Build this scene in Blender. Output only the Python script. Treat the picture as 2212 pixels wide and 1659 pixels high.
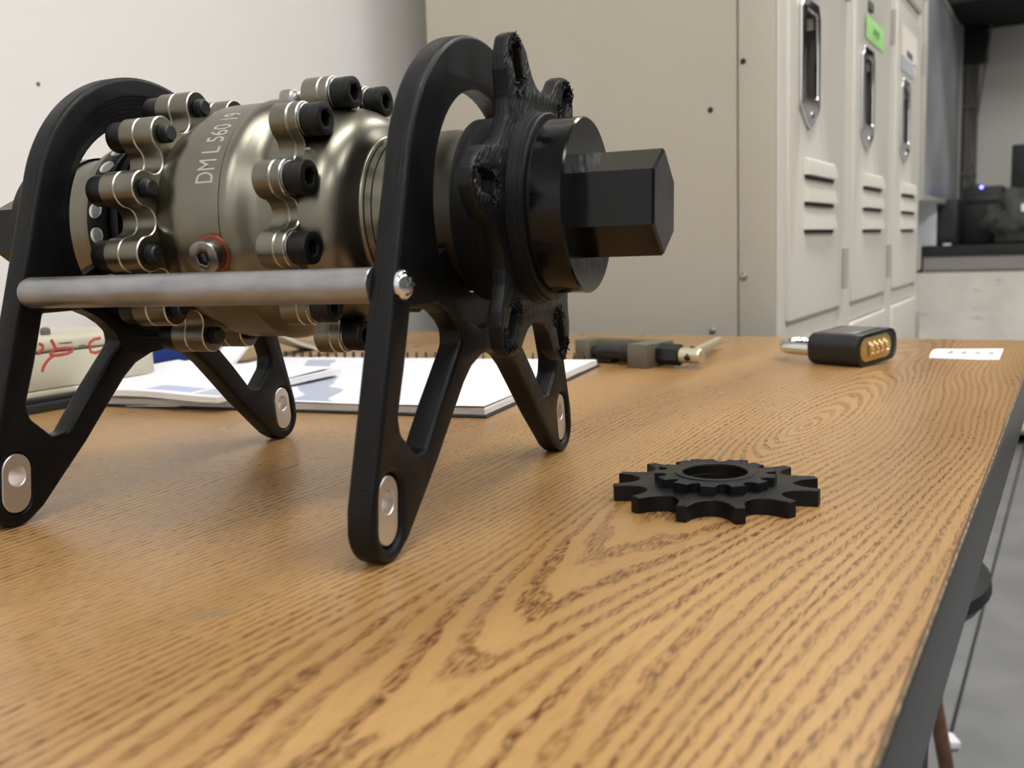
import bpy, bmesh, math, random
from mathutils import Matrix, Vector
random.seed(7)
PI = math.pi
for o in list(bpy.data.objects):
    bpy.data.objects.remove(o)
scn = bpy.context.scene
C = scn.collection
TZ = 0.75                                   # table top height
S = 0.13                                    # metres per stand unit

# ------------------------------------------------------------------ camera
YAW = 0.5312
cam_d = bpy.data.cameras.new('camera')
cam = bpy.data.objects.new('camera', cam_d)
C.objects.link(cam)
def to_world(v):                            # camera-heading frame to room frame (X along the far table edge, Y along its side)
    c, s = math.cos(YAW), math.sin(YAW)
    return Vector((v[0]*c - v[1]*s, v[0]*s + v[1]*c, v[2]))
cr = to_world((0.99936306, -0.00493674, -0.03534265))
cu = to_world((0.03568577, 0.138251, 0.9897541))
cf = to_world((0.0, 0.99038492, -0.13833911))
M = Matrix(((cr.x, cu.x, -cf.x, 0), (cr.y, cu.y, -cf.y, 0), (cr.z, cu.z, -cf.z, TZ + 0.08866), (0, 0, 0, 1)))
cam.matrix_world = M
cam_d.sensor_fit = 'HORIZONTAL'
cam_d.sensor_width = 36.0
cam_d.lens = 36.0 * 2090.0 / 2212.0
cam_d.clip_start = 0.01
cam_d.dof.use_dof = True
cam_d.dof.focus_distance = 0.39
cam_d.dof.aperture_fstop = 18.0
scn.camera = cam

# ------------------------------------------------------------------ world, exposure
w = bpy.data.worlds.new('world')
scn.world = w
w.use_nodes = True
w.node_tree.nodes['Background'].inputs[0].default_value = (0.80, 0.85, 0.90, 1)
w.node_tree.nodes['Background'].inputs[1].default_value = 0.05
scn.view_settings.view_transform = 'Standard'
scn.view_settings.look = 'None'
scn.view_settings.exposure = 0.03
scn.view_settings.gamma = 1.0
scn.view_settings.use_curve_mapping = False
LAMP_POWER = 19.5

# ------------------------------------------------------------------ material helpers
def mat(name, col, rough=0.5, metal=0.0, bump=0.0, bscale=200.0, stretch=(1, 1, 1), var=0.0, vscale=20.0, spec=0.5,
        rvar=0.0, col2=None, emit=None, estr=0.0, coat=0.0, aniso=0.0):
    m = bpy.data.materials.new(name)
    m.use_nodes = True
    nt = m.node_tree
    b = nt.nodes['Principled BSDF']
    b.inputs['Base Color'].default_value = (*col, 1)
    b.inputs['Roughness'].default_value = rough
    b.inputs['Metallic'].default_value = metal
    b.inputs['Specular IOR Level'].default_value = spec
    b.inputs['Coat Weight'].default_value = coat
    b.inputs['Coat Roughness'].default_value = 0.1
    b.inputs['Anisotropic'].default_value = aniso
    if emit:
        b.inputs['Emission Color'].default_value = (*emit, 1)
        b.inputs['Emission Strength'].default_value = estr
    if bump or var or rvar:
        tc = nt.nodes.new('ShaderNodeTexCoord')
        mp = nt.nodes.new('ShaderNodeMapping')
        mp.inputs['Scale'].default_value = stretch
        nt.links.new(tc.outputs['Object'], mp.inputs['Vector'])
    if bump:
        n = nt.nodes.new('ShaderNodeTexNoise')
        n.inputs['Scale'].default_value = bscale
        n.inputs['Detail'].default_value = 3
        nt.links.new(mp.outputs[0], n.inputs['Vector'])
        bp = nt.nodes.new('ShaderNodeBump')
        bp.inputs['Strength'].default_value = bump
        bp.inputs['Distance'].default_value = 0.001
        nt.links.new(n.outputs['Fac'], bp.inputs['Height'])
        nt.links.new(bp.outputs[0], b.inputs['Normal'])
    if var or rvar:
        n2 = nt.nodes.new('ShaderNodeTexNoise')
        n2.inputs['Scale'].default_value = vscale
        n2.inputs['Detail'].default_value = 5
        nt.links.new(mp.outputs[0], n2.inputs['Vector'])
        if var:
            mx = nt.nodes.new('ShaderNodeMix')
            mx.data_type = 'RGBA'
            c2 = col2 or tuple(c * (1 - var) for c in col)
            mx.inputs['A'].default_value = (*c2, 1)
            mx.inputs['B'].default_value = (*col, 1)
            rp = nt.nodes.new('ShaderNodeMapRange')
            rp.inputs['From Min'].default_value = 0.35
            rp.inputs['From Max'].default_value = 0.65
            nt.links.new(n2.outputs['Fac'], rp.inputs['Value'])
            nt.links.new(rp.outputs[0], mx.inputs['Factor'])
            nt.links.new(mx.outputs['Result'], b.inputs['Base Color'])
        if rvar:
            r2 = nt.nodes.new('ShaderNodeMapRange')
            r2.inputs['From Min'].default_value = 0.3
            r2.inputs['From Max'].default_value = 0.7
            r2.inputs['To Min'].default_value = max(0.02, rough - rvar)
            r2.inputs['To Max'].default_value = rough + rvar
            nt.links.new(n2.outputs['Fac'], r2.inputs['Value'])
            nt.links.new(r2.outputs[0], b.inputs['Roughness'])
    return m

class NT:                                   # tiny shader-graph writer
    def __init__(s, m):
        s.nt = m.node_tree
    def n(s, t, **k):
        x = s.nt.nodes.new('ShaderNode' + t)
        for a, v in k.items():
            setattr(x, a, v)
        return x
    def put(s, sock, v):
        if isinstance(v, bpy.types.NodeSocket):
            s.nt.links.new(v, sock)
        elif v is not None:
            sock.default_value = v
    def math(s, op, a, b=None, c=None):
        x = s.n('Math', operation=op)
        s.put(x.inputs[0], a); s.put(x.inputs[1], b); s.put(x.inputs[2], c)
        return x.outputs[0]
    def ramp(s, v, lo, hi, a=0.0, b=1.0):
        x = s.n('MapRange', interpolation_type='SMOOTHSTEP')
        s.put(x.inputs[0], v)
        for i, q in enumerate((lo, hi, a, b)):
            s.put(x.inputs[i+1], q)
        return x.outputs[0]
    def mix(s, f, a, b):
        x = s.n('Mix', data_type='RGBA')
        s.put(x.inputs['Factor'], f)
        for k, v in (('A', a), ('B', b)):
            s.put(x.inputs[k], (*v, 1) if isinstance(v, tuple) else v)
        return x.outputs['Result']
    def noise(s, vec, scale, detail=2.0, sc=None):
        if sc:
            m = s.n('Mapping'); m.inputs['Scale'].default_value = sc
            s.put(m.inputs[0], vec); vec = m.outputs[0]
        x = s.n('TexNoise'); x.inputs['Scale'].default_value = scale; x.inputs['Detail'].default_value = detail
        s.put(x.inputs['Vector'], vec)
        return x.outputs['Fac']

def wood_material():
    m = mat('oak_laminate', (0.5, 0.3, 0.1), rough=0.30)
    g = NT(m); b = m.node_tree.nodes['Principled BSDF']
    P = g.n('TexCoord').outputs['Object']
    sep = g.n('SeparateXYZ'); g.put(sep.inputs[0], P)
    x, y = sep.outputs[0], sep.outputs[1]
    # long-stretched warp so that the growth rings wander and form cathedrals along the grain (Y)
    w1 = g.math('SUBTRACT', g.noise(P, 1.0, 2.0, (9.0, 1.8, 1)), 0.5)
    w2 = g.math('SUBTRACT', g.noise(P, 1.0, 3.0, (42.0, 5.0, 1)), 0.5)
    w3 = g.math('SUBTRACT', g.noise(P, 1.0, 2.0, (230.0, 40.0, 1)), 0.5)
    dx = g.math('ADD', x, 0.109)
    dy = g.math('MULTIPLY', g.math('TANH', g.math('DIVIDE', g.math('SUBTRACT', y, 0.465), 0.23)), 0.044)
    r = g.math('SQRT', g.math('ADD', g.math('MULTIPLY', dx, dx), g.math('MULTIPLY', dy, dy)))
    f = g.math('MULTIPLY_ADD', w1, 0.050, r)
    f = g.math('MULTIPLY_ADD', w2, 0.0065, f)
    f = g.math('MULTIPLY_ADD', w3, 0.0016, f)
    q_ = g.math('DIVIDE', f, 0.0027)
    t = g.math('FRACT', q_)
    wn = g.n('TexWhiteNoise', noise_dimensions='1D'); g.put(wn.inputs['W'], g.math('FLOOR', q_)); rk = wn.outputs['Value']
    ringm = g.math('MULTIPLY', g.ramp(t, 0.0, 0.08), g.ramp(t, 0.34, 0.60, 1.0, 0.0))
    # pores: short dashes along the grain
    p1 = g.noise(P, 1.0, 1.0, (1700.0, 200.0, 1))
    p2 = g.noise(P, 1.0, 1.0, (2600.0, 120.0, 1))
    dash = g.ramp(p1, 0.47, 0.54)
    fine = g.ramp(p2, 0.55, 0.66)
    patch = g.ramp(g.noise(P, 1.0, 2.0, (14.0, 3.0, 1)), 0.30, 0.62, 0.50, 1.0)
    dark = g.math('MULTIPLY', g.math('MULTIPLY', ringm, dash), g.math('MULTIPLY', patch, g.math('MULTIPLY_ADD', rk, 0.55, 0.60)))
    tone = g.noise(P, 1.0, 3.0, (20.0, 3.2, 1))
    base = g.mix(g.ramp(tone, 0.3, 0.7), (0.325, 0.182, 0.066), (0.440, 0.263, 0.104))
    base = g.mix(g.math('MULTIPLY', ringm, 0.30), base, (0.250, 0.125, 0.043))
    base = g.mix(g.math('MULTIPLY', fine, 0.42), base, (0.255, 0.135, 0.050))
    colr = g.mix(g.math('MULTIPLY', dark, 1.0), base, (0.118, 0.048, 0.0145))
    # worn grey smudge and two pen flecks on the laminate
    def blob(cx, cy, rx, ry, ang, soft, nz=0.0):
        ca, sa = math.cos(ang), math.sin(ang)
        ux = g.math('SUBTRACT', x, cx); uy = g.math('SUBTRACT', y, cy)
        a = g.math('DIVIDE', g.math('ADD', g.math('MULTIPLY', ux, ca), g.math('MULTIPLY', uy, sa)), rx)
        c = g.math('DIVIDE', g.math('SUBTRACT', g.math('MULTIPLY', uy, ca), g.math('MULTIPLY', ux, sa)), ry)
        d = g.math('SQRT', g.math('ADD', g.math('MULTIPLY', a, a), g.math('MULTIPLY', c, c)))
        d = g.math('MULTIPLY_ADD', g.math('SUBTRACT', g.noise(P, 260.0, 3.0), 0.5), nz, d)
        return g.ramp(d, 1.0 - soft, 1.0, 1.0, 0.0)
    colr = g.mix(g.math('MULTIPLY', blob(-0.187, 0.161, 0.011, 0.0042, 0.95, 0.75, 1.2), 0.42), colr, (0.20, 0.16, 0.11))
    colr = g.mix(g.math('MULTIPLY', blob(-0.0726, 0.1786, 0.0016, 0.0005, 0.5, 0.5, 0.6), 0.85), colr, (0.07, 0.05, 0.05))
    colr = g.mix(g.math('MULTIPLY', blob(-0.375, 0.3175, 0.0008, 0.0007, 0.5, 0.5, 0.4), 0.8), colr, (0.06, 0.05, 0.04))
    colr = g.mix(g.math('MULTIPLY', blob(-0.337, 0.3114, 0.0010, 0.0006, 0.2, 0.5, 0.4), 0.8), colr, (0.06, 0.05, 0.04))
    g.put(b.inputs['Base Color'], colr)
    g.put(b.inputs['Roughness'], g.ramp(tone, 0.3, 0.7, 0.26, 0.34))
    bp = g.n('Bump'); bp.inputs['Strength'].default_value = 0.08; bp.inputs['Distance'].default_value = 0.0002
    bp.invert = True
    g.put(bp.inputs['Height'], dark)
    g.put(b.inputs['Normal'], bp.outputs[0])
    return m

def pla_material():                         # black printed plastic: fine layer lines, patchy sheen
    m = mat('black_printed_plastic', (0.0045, 0.0048, 0.0056), rough=0.38, spec=0.22)
    g = NT(m); b = m.node_tree.nodes['Principled BSDF']
    P = g.n('TexCoord').outputs['Object']
    lay = g.noise(P, 1.0, 1.0, (2800.0, 50.0, 50.0))
    lay2 = g.noise(P, 1.0, 1.0, (60.0, 1500.0, 1500.0))
    h = g.math('ADD', lay, g.math('MULTIPLY', lay2, 0.5))
    bp = g.n('Bump'); bp.inputs['Strength'].default_value = 0.55; bp.inputs['Distance'].default_value = 0.0003
    g.put(bp.inputs['Height'], h); g.put(b.inputs['Normal'], bp.outputs[0])
    g.put(b.inputs['Roughness'], g.ramp(g.noise(P, 45.0, 3.0), 0.35, 0.65, 0.33, 0.50))
    return m

def rough_print_material():                 # torn, stringy top skin of the sprocket print
    m = mat('rough_printed_skin', (0.0045, 0.0048, 0.0056), rough=0.34, spec=0.30)
    g = NT(m); b = m.node_tree.nodes['Principled BSDF']
    P = g.n('TexCoord').outputs['Object']
    mp = g.n('Mapping'); mp.inputs['Rotation'].default_value = (math.radians(38), 0, 0); g.put(mp.inputs[0], P)
    hatch = g.noise(mp.outputs[0], 1.0, 1.0, (60.0, 1500.0, 130.0))
    lump = g.noise(P, 420.0, 3.0)
    bp = g.n('Bump'); bp.inputs['Strength'].default_value = 0.9; bp.inputs['Distance'].default_value = 0.0006
    g.put(bp.inputs['Height'], g.math('MULTIPLY_ADD', lump, 0.6, hatch)); g.put(b.inputs['Normal'], bp.outputs[0])
    return m

def metal_shell_material():                 # olive-grey hard-anodised casing
    m = mat('olive_hard_anodised_metal', (0.30, 0.285, 0.230), rough=0.30, metal=1.0)
    g = NT(m); b = m.node_tree.nodes['Principled BSDF']
    P = g.n('TexCoord').outputs['Object']
    br = g.noise(P, 1.0, 2.0, (2400.0, 60.0, 60.0))
    bp = g.n('Bump'); bp.inputs['Strength'].default_value = 0.10; bp.inputs['Distance'].default_value = 0.0002
    g.put(bp.inputs['Height'], br); g.put(b.inputs['Normal'], bp.outputs[0])
    tone = g.noise(P, 38.0, 4.0)
    g.put(b.inputs['Base Color'], g.mix(g.ramp(tone, 0.3, 0.7), (0.165, 0.157, 0.124), (0.215, 0.204, 0.164)))
    g.put(b.inputs['Roughness'], g.ramp(tone, 0.3, 0.7, 0.29, 0.37))
    return m

MT = {}
MT['wood'] = wood_material()
MT['pla'] = pla_material()
MT['shell'] = metal_shell_material()
MT['pla_rough'] = rough_print_material()
MT['bright'] = mat('bare_machined_edge', (0.80, 0.78, 0.70), 0.30, 1.0)
MT['black_steel'] = mat('black_oxide_steel', (0.005, 0.005, 0.0055), 0.36, 0.0, bump=0.08, bscale=2500, spec=0.35)
MT['knurl'] = mat('black_oxide_bolt', (0.005, 0.005, 0.0055), 0.42, 0.0, bump=0.15, bscale=3000, spec=0.3)
MT['thread'] = mat('dark_grey_bolt_steel', (0.022, 0.024, 0.029), 0.38, 0.3)
MT['anod'] = mat('black_anodised_metal', (0.004, 0.0042, 0.0046), 0.16, 0.0, spec=0.30, rvar=0.05, vscale=300)
MT['scuffed'] = mat('scuffed_black_metal_end', (0.012, 0.012, 0.013), 0.40, 0.0, var=0.6, vscale=120, col2=(0.045, 0.045, 0.047))
MT['alu'] = mat('aluminium_insert', (0.72, 0.69, 0.665), 0.36, 0.9, bump=0.05, bscale=900, stretch=(1, 1, 14))
MT['rod'] = mat('drawn_aluminium_rod', (0.36, 0.365, 0.375), 0.38, 0.85, bump=0.16, bscale=420, stretch=(0.5, 1, 1), rvar=0.10, vscale=160, var=0.25)
MT['zinc'] = mat('zinc_plated_screw', (0.72, 0.76, 0.80), 0.13, 1.0)
MT['copper'] = mat('copper_washer', (0.27, 0.085, 0.048), 0.38, 1.0)
MT['plugsteel'] = mat('grey_steel_plug', (0.30, 0.295, 0.29), 0.28, 1.0)
MT['magnet'] = mat('nickel_magnet', (0.75, 0.75, 0.76), 0.28, 0.8, bump=0.2, bscale=500)
MT['engrave'] = mat('pale_engraving', (0.46, 0.45, 0.40), 0.55, 0.5)
MT['brass'] = mat('padlock_brass', (0.70, 0.52, 0.20), 0.42, 0.85, bump=0.05, bscale=600)
MT['brass_bright'] = mat('polished_brass_wheel', (0.90, 0.66, 0.32), 0.28, 0.9)
MT['lockblack'] = mat('padlock_black_coating', (0.007, 0.007, 0.008), 0.32, 0.0, bump=0.06, bscale=1500)
MT['chrome'] = mat('chrome_plate', (0.72, 0.73, 0.74), 0.12, 1.0)
MT['phos'] = mat('phosphated_tool_steel', (0.150, 0.132, 0.090), 0.45, 0.35, bump=0.08, bscale=900)
MT['oilblack'] = mat('oiled_black_screw', (0.010, 0.011, 0.014), 0.30, 0.1)
MT['nickelpin'] = mat('yellow_zinc_pin', (0.66, 0.61, 0.44), 0.34, 0.8)
MT['paper'] = mat('white_paper', (0.80, 0.81, 0.85), 0.75, bump=0.03, bscale=60)
MT['paper_edge'] = mat('paper_block_edge', (0.82, 0.81, 0.80), 0.8, bump=0.5, bscale=900, stretch=(0.05, 0.05, 1))
MT['cardblack'] = mat('black_card_cover', (0.012, 0.012, 0.013), 0.5)
MT['wire'] = mat('dark_coil_wire', (0.020, 0.018, 0.016), 0.35, 0.3)
MT['blue'] = mat('blue_binder_plastic', (0.012, 0.050, 0.28), 0.4)
MT['navy'] = mat('navy_ink_card', (0.012, 0.012, 0.045), 0.5)
MT['beigebox'] = mat('aged_cream_plastic', (0.56, 0.53, 0.41), 0.5, bump=0.05, bscale=400, var=0.18, vscale=18)
MT['seam'] = mat('box_seam_shadow_gap', (0.10, 0.09, 0.06), 0.7)
MT['redink'] = mat('red_marker_ink', (0.42, 0.055, 0.035), 0.5)
MT['rubber'] = mat('black_rubber', (0.013, 0.014, 0.016), 0.45)
MT['greybox'] = mat('grey_wall_box', (0.40, 0.41, 0.42), 0.5)
MT['farwall'] = mat('dim_grey_wall', (0.12, 0.115, 0.11), 0.8, bump=0.05, bscale=60)
MT['wall'] = mat('white_painted_wall', (0.90, 0.895, 0.89), 0.7, bump=0.05, bscale=80)
MT['backwall'] = mat('grey_painted_back_wall', (0.66, 0.635, 0.59), 0.8, bump=0.05, bscale=60)
MT['ceil'] = mat('ceiling_board', (0.52, 0.52, 0.50), 0.9)
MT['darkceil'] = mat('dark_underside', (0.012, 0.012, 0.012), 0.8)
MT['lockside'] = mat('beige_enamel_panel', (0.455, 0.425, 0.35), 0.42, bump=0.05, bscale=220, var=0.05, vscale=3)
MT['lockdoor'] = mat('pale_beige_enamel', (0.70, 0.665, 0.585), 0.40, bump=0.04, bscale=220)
MT['slot'] = mat('dark_slot_inside', (0.05, 0.046, 0.038), 0.8)
MT['cup'] = mat('shaded_pull_recess', (0.075, 0.070, 0.064), 0.45, 0.3, bump=0.35, bscale=45)  # shade inside the recess is put into the dark cup colour
MT['hinge'] = mat('painted_hinge', (0.42, 0.40, 0.35), 0.5)
MT['rivet'] = mat('black_rivet_hole', (0.012, 0.011, 0.010), 0.6)
MT['screw'] = mat('dull_screw_head', (0.35, 0.34, 0.33), 0.35, 0.9)
MT['green'] = mat('green_sticky_note', (0.42, 0.80, 0.28), 0.7)
MT['greenink'] = mat('note_pencil', (0.20, 0.42, 0.14), 0.8)
MT['cream'] = mat('cream_name_label', (0.86, 0.78, 0.68), 0.7)
MT['ink'] = mat('grey_print_ink', (0.12, 0.115, 0.11), 0.7)
MT['paleink'] = mat('faint_grey_print', (0.20, 0.205, 0.23), 0.8)
MT['tapeclear'] = mat('bluish_clear_tape', (0.60, 0.62, 0.66), 0.35)
MT['floor'] = mat('grey_floor_sheet', (0.23, 0.23, 0.235), 0.42, bump=0.05, bscale=40, var=0.22, vscale=7)
MT['floorgap'] = mat('floor_seam', (0.02, 0.02, 0.02), 0.8)
MT['edge'] = mat('charcoal_table_edging', (0.010, 0.011, 0.013), 0.36, bump=0.03, bscale=500)
MT['chip'] = mat('pale_laminate_core', (0.34, 0.245, 0.14), 0.7, var=0.85, vscale=220)
MT['steel_leg'] = mat('black_table_steel', (0.015, 0.015, 0.016), 0.4)
MT['stool'] = mat('black_vinyl_stool', (0.007, 0.007, 0.0075), 0.55)
MT['brownwood'] = mat('reddish_brown_stick', (0.20, 0.085, 0.045), 0.5, var=0.4, vscale=60)
MT['desk'] = mat('black_desk_top', (0.010, 0.010, 0.010), 0.4)
MT['apron'] = mat('warm_grey_apron', (0.24, 0.22, 0.20), 0.6)
MT['blackbox'] = mat('black_plastic_case', (0.010, 0.010, 0.011), 0.5)
MT['cloth'] = mat('grey_green_cloth', (0.085, 0.088, 0.076), 0.95, bump=0.6, bscale=300, var=0.4, vscale=14)
MT['led'] = mat('blue_led', (0.05, 0.05, 0.6), 0.4, emit=(0.10, 0.12, 1.0), estr=14)
MT['tan'] = mat('shaded_table_brown', (0.30, 0.21, 0.11), 0.7)  # tabletop shade as a flat brown
MT['lamp'] = mat('fluorescent_diffuser', (0.9, 0.9, 0.9), 0.5, emit=(1.0, 0.985, 0.955), estr=LAMP_POWER)
MT['fixture'] = mat('white_lamp_housing', (0.8, 0.8, 0.78), 0.5)

def drawing_material():                     # off-white sheet with blurred drawing marks
    m = mat('drawing_sheet_print', (0.66, 0.63, 0.57), 0.8)
    g = NT(m); b = m.node_tree.nodes['Principled BSDF']
    P = g.n('TexCoord').outputs['Object']
    n1 = g.noise(P, 5.0, 4.0)
    marks = g.math('MULTIPLY', g.ramp(g.noise(P, 1.0, 3.0, (9, 1, 60)), 0.56, 0.70), g.ramp(g.noise(P, 4.0, 1.0), 0.5, 0.62))
    c = g.mix(g.ramp(n1, 0.35, 0.7), (0.60, 0.57, 0.51), (0.72, 0.68, 0.62))
    c = g.mix(g.math('MULTIPLY', marks, 0.55), c, (0.25, 0.24, 0.23))
    g.put(b.inputs['Base Color'], c)
    return m
MT['drawing'] = drawing_material()
def board_material():
    m = mat('smudged_grey_board', (0.30, 0.31, 0.33), 0.35)
    g = NT(m); b = m.node_tree.nodes['Principled BSDF']
    P = g.n('TexCoord').outputs['Object']
    c = g.mix(g.ramp(g.noise(P, 2.6, 4.0), 0.35, 0.68), (0.24, 0.245, 0.25), (0.44, 0.46, 0.50))
    g.put(b.inputs['Base Color'], c)
    return m
MT['board'] = board_material()
def print_material(name, patches, shear=0.0, wob=0.03):
    """white page with soft printed photographs: patches are (x0, x1, y0, y1, colour) on the page"""
    m = mat(name, (0.8, 0.8, 0.85), 0.6)
    g = NT(m); b = m.node_tree.nodes['Principled BSDF']
    P = g.n('TexCoord').outputs['Object']
    sep = g.n('SeparateXYZ'); g.put(sep.inputs[0], P)
    nz = g.noise(P, 22.0, 1.5)
    def band(v, a, c, s=0.002):
        return g.math('MULTIPLY', g.ramp(v, a, a+s), g.ramp(v, c-s, c, 1.0, 0.0))
    y = sep.outputs[1]
    x = g.math('MULTIPLY_ADD', y, shear, sep.outputs[0])
    x = g.math('MULTIPLY_ADD', g.math('SUBTRACT', nz, 0.5), wob, x)
    c = g.mix(0.0, (0.80, 0.81, 0.86), (0.8, 0.8, 0.8))
    for (a, b_, d, e, col) in patches:
        f = g.math('MULTIPLY', band(x, a, b_), band(y, d, e))
        c = g.mix(g.math('MULTIPLY', f, 0.9), c, col)
    txt = g.math('MULTIPLY', g.ramp(g.noise(P, 1.0, 2.0, (120, 900, 1)), 0.58, 0.66), g.ramp(g.noise(P, 26.0, 1.0), 0.56, 0.62))
    c = g.mix(g.math('MULTIPLY', txt, 0.35), c, (0.35, 0.36, 0.40))
    g.put(b.inputs['Base Color'], c)
    return m
MT['print2'] = print_material('booklet_cover_print', [(-0.052, -0.014, 0.006, 0.022, (0.40, 0.45, 0.66)), (-0.012, 0.030, 0.004, 0.034, (0.45, 0.47, 0.54))], 0.0, 0.004)
MT['print'] = print_material('page_with_grey_blue_print', [(-0.118, -0.090, 0.005, 0.200, (0.36, 0.40, 0.52))], 0.6, 0.030)

# ------------------------------------------------------------------ geometry helpers
def link(name, me, mats, parent=None, loc=None, rot=None, smooth=30):
    if not isinstance(mats, (list, tuple)):
        mats = [mats]
    if not me.materials:
        for k in mats:
            me.materials.append(MT[k])
    if smooth is not None:
        for p in me.polygons:
            p.use_smooth = True
        me.set_sharp_from_angle(angle=math.radians(smooth))
    o = bpy.data.objects.new(name, me)
    C.objects.link(o)
    if parent is not None:
        o.parent = parent
    if loc is not None:
        o.location = loc
    if rot is not None:
        o.rotation_euler = rot
    return o
def from_bm(bm):
    me = bpy.data.meshes.new('mesh')
    bm.normal_update()
    bm.to_mesh(me); bm.free()
    return me
def tag(o, label=None, cat=None, group=None, kind=None):
    if label: o['label'] = label
    if cat: o['category'] = cat
    if group: o['group'] = group
    if kind: o['kind'] = kind
    return o
def thing(name, label, cat, loc=(0, 0, 0), rotz=0.0, group=None):
    o = bpy.data.objects.new(name, None)
    o.empty_display_size = 0.02
    C.objects.link(o)
    o.location = loc; o.rotation_euler = (0, 0, rotz)
    return tag(o, label, cat, group)
def copy_of(o, parent=None, name=None):     # an object and its children, sharing mesh data
    c = o.copy(); C.objects.link(c)
    if parent is not None:
        c.parent = parent
    for ch in list(o.children):
        copy_of(ch, c)
    return c

def bm_box(bm, cx, cy, cz, sx, sy, sz, bev=0.0, seg=2, mi=0):
    r = bmesh.ops.create_cube(bm, size=1.0, matrix=Matrix.Translation((cx, cy, cz)) @ Matrix.Diagonal((sx, sy, sz, 1)))
    vs = r['verts']
    fs = {f for v in vs for f in v.link_faces}
    for f in fs:
        f.material_index = mi
    if bev > 0:
        es = list({e for v in vs for e in v.link_edges})
        rr = bmesh.ops.bevel(bm, geom=es, offset=bev, segments=seg, profile=0.5, affect='EDGES')
        for f in rr['faces']:
            f.material_index = mi
def box(cx, cy, cz, sx, sy, sz, bev=0.0, seg=2):
    bm = bmesh.new(); bm_box(bm, cx, cy, cz, sx, sy, sz, bev, seg)
    return from_bm(bm)
def bm_lathe(bm, prof, n=64, axis='x', cap=True, cen=(0, 0, 0), mis=None):
    rings = []
    for (a, r) in prof:
        ring = []
        for i in range(n):
            t = 2*PI*i/n
            c, s = r*math.cos(t), r*math.sin(t)
            p = (a, c, s) if axis == 'x' else ((c, a, -s) if axis == 'y' else (c, s, a))
            ring.append(bm.verts.new((p[0]+cen[0], p[1]+cen[1], p[2]+cen[2])))
        rings.append(ring)
    for k in range(len(rings)-1):
        A, B = rings[k], rings[k+1]
        for i in range(n):
            j = (i+1) % n
            f = bm.faces.new((A[i], A[j], B[j], B[i]))
            if mis: f.material_index = mis[k]
    if cap:
        for ring, flip in ((rings[0], True), (rings[-1], False)):
            try:
                bm.faces.new(ring[::-1] if flip else ring)
            except ValueError:
                pass
def lathe(prof, n=64, axis='x', cap=True, cen=(0, 0, 0), mis=None):
    bm = bmesh.new(); bm_lathe(bm, prof, n, axis, cap, cen, mis)
    bmesh.ops.recalc_face_normals(bm, faces=bm.faces)
    return from_bm(bm)
def bm_tube(bm, pts, r, n=10, cap=True):
    pts = [Vector(p) for p in pts]
    rs = r if isinstance(r, (list, tuple)) else [r]*len(pts)
    rings = []
    prev = None
    for i, p in enumerate(pts):
        d = (pts[min(i+1, len(pts)-1)] - pts[max(i-1, 0)]).normalized()
        if prev is None:
            a = Vector((0, 0, 1)) if abs(d.z) < 0.9 else Vector((1, 0, 0))
            u = d.cross(a).normalized()
        else:
            u = (prev - d*prev.dot(d)).normalized()
        prev = u
        v = d.cross(u)
        rings.append([bm.verts.new(p + rs[i]*(u*math.cos(2*PI*k/n) + v*math.sin(2*PI*k/n))) for k in range(n)])
    for A, B in zip(rings, rings[1:]):
        for k in range(n):
            j = (k+1) % n
            bm.faces.new((A[k], A[j], B[j], B[k]))
    if cap:
        bm.faces.new(rings[0][::-1]); bm.faces.new(rings[-1])
def tube(pts, r, n=10):
    bm = bmesh.new(); bm_tube(bm, pts, r, n)
    bmesh.ops.recalc_face_normals(bm, faces=bm.faces)
    return from_bm(bm)

def prism(loops, z0, z1, bev=0.0, seg=1, frame='xyz', bright=False):
    """flat outline(s) (first outer, others holes) extruded from z0 to z1 with bevelled rims; via a filled 2D curve"""
    cu_ = bpy.data.curves.new('outline', 'CURVE')
    cu_.dimensions = '2D'; cu_.fill_mode = 'BOTH'
    for lp in loops:
        sp = cu_.splines.new('POLY')
        sp.points.add(len(lp)-1)
        for p, q in zip(sp.points, lp):
            p.co = (q[0], q[1], 0, 1)
        sp.use_cyclic_u = True
    h = (z1-z0)/2
    cu_.extrude = max(h-bev, 1e-5); cu_.bevel_depth = bev; cu_.bevel_resolution = seg-1; cu_.offset = -bev
    me = curve_mesh(cu_)
    me.transform(Matrix.Translation((0, 0, (z0+z1)/2)))
    if frame == 'stand':                     # outline x -> local y, outline y -> local z, thickness -> local x
        me.transform(Matrix(((0, 0, 1, 0), (1, 0, 0, 0), (0, 1, 0, 0), (0, 0, 0, 1))))
    return me
def curve_mesh(cu_):
    ob = bpy.data.objects.new('tmp', cu_)
    C.objects.link(ob)
    dg = bpy.context.evaluated_depsgraph_get()
    me = bpy.data.meshes.new_from_object(ob.evaluated_get(dg))
    bpy.data.objects.remove(ob)
    bpy.data.curves.remove(cu_)
    bm = bmesh.new(); bm.from_mesh(me)
    bmesh.ops.remove_doubles(bm, verts=bm.verts, dist=1e-6)
    bmesh.ops.recalc_face_normals(bm, faces=bm.faces)
    bm.to_mesh(me); bm.free()
    me.materials.clear()
    return me
def circle(cx, cy, r, n=48, a0=0.0):
    return [(cx + r*math.cos(2*PI*i/n + a0), cy + r*math.sin(2*PI*i/n + a0)) for i in range(n)]
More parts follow.
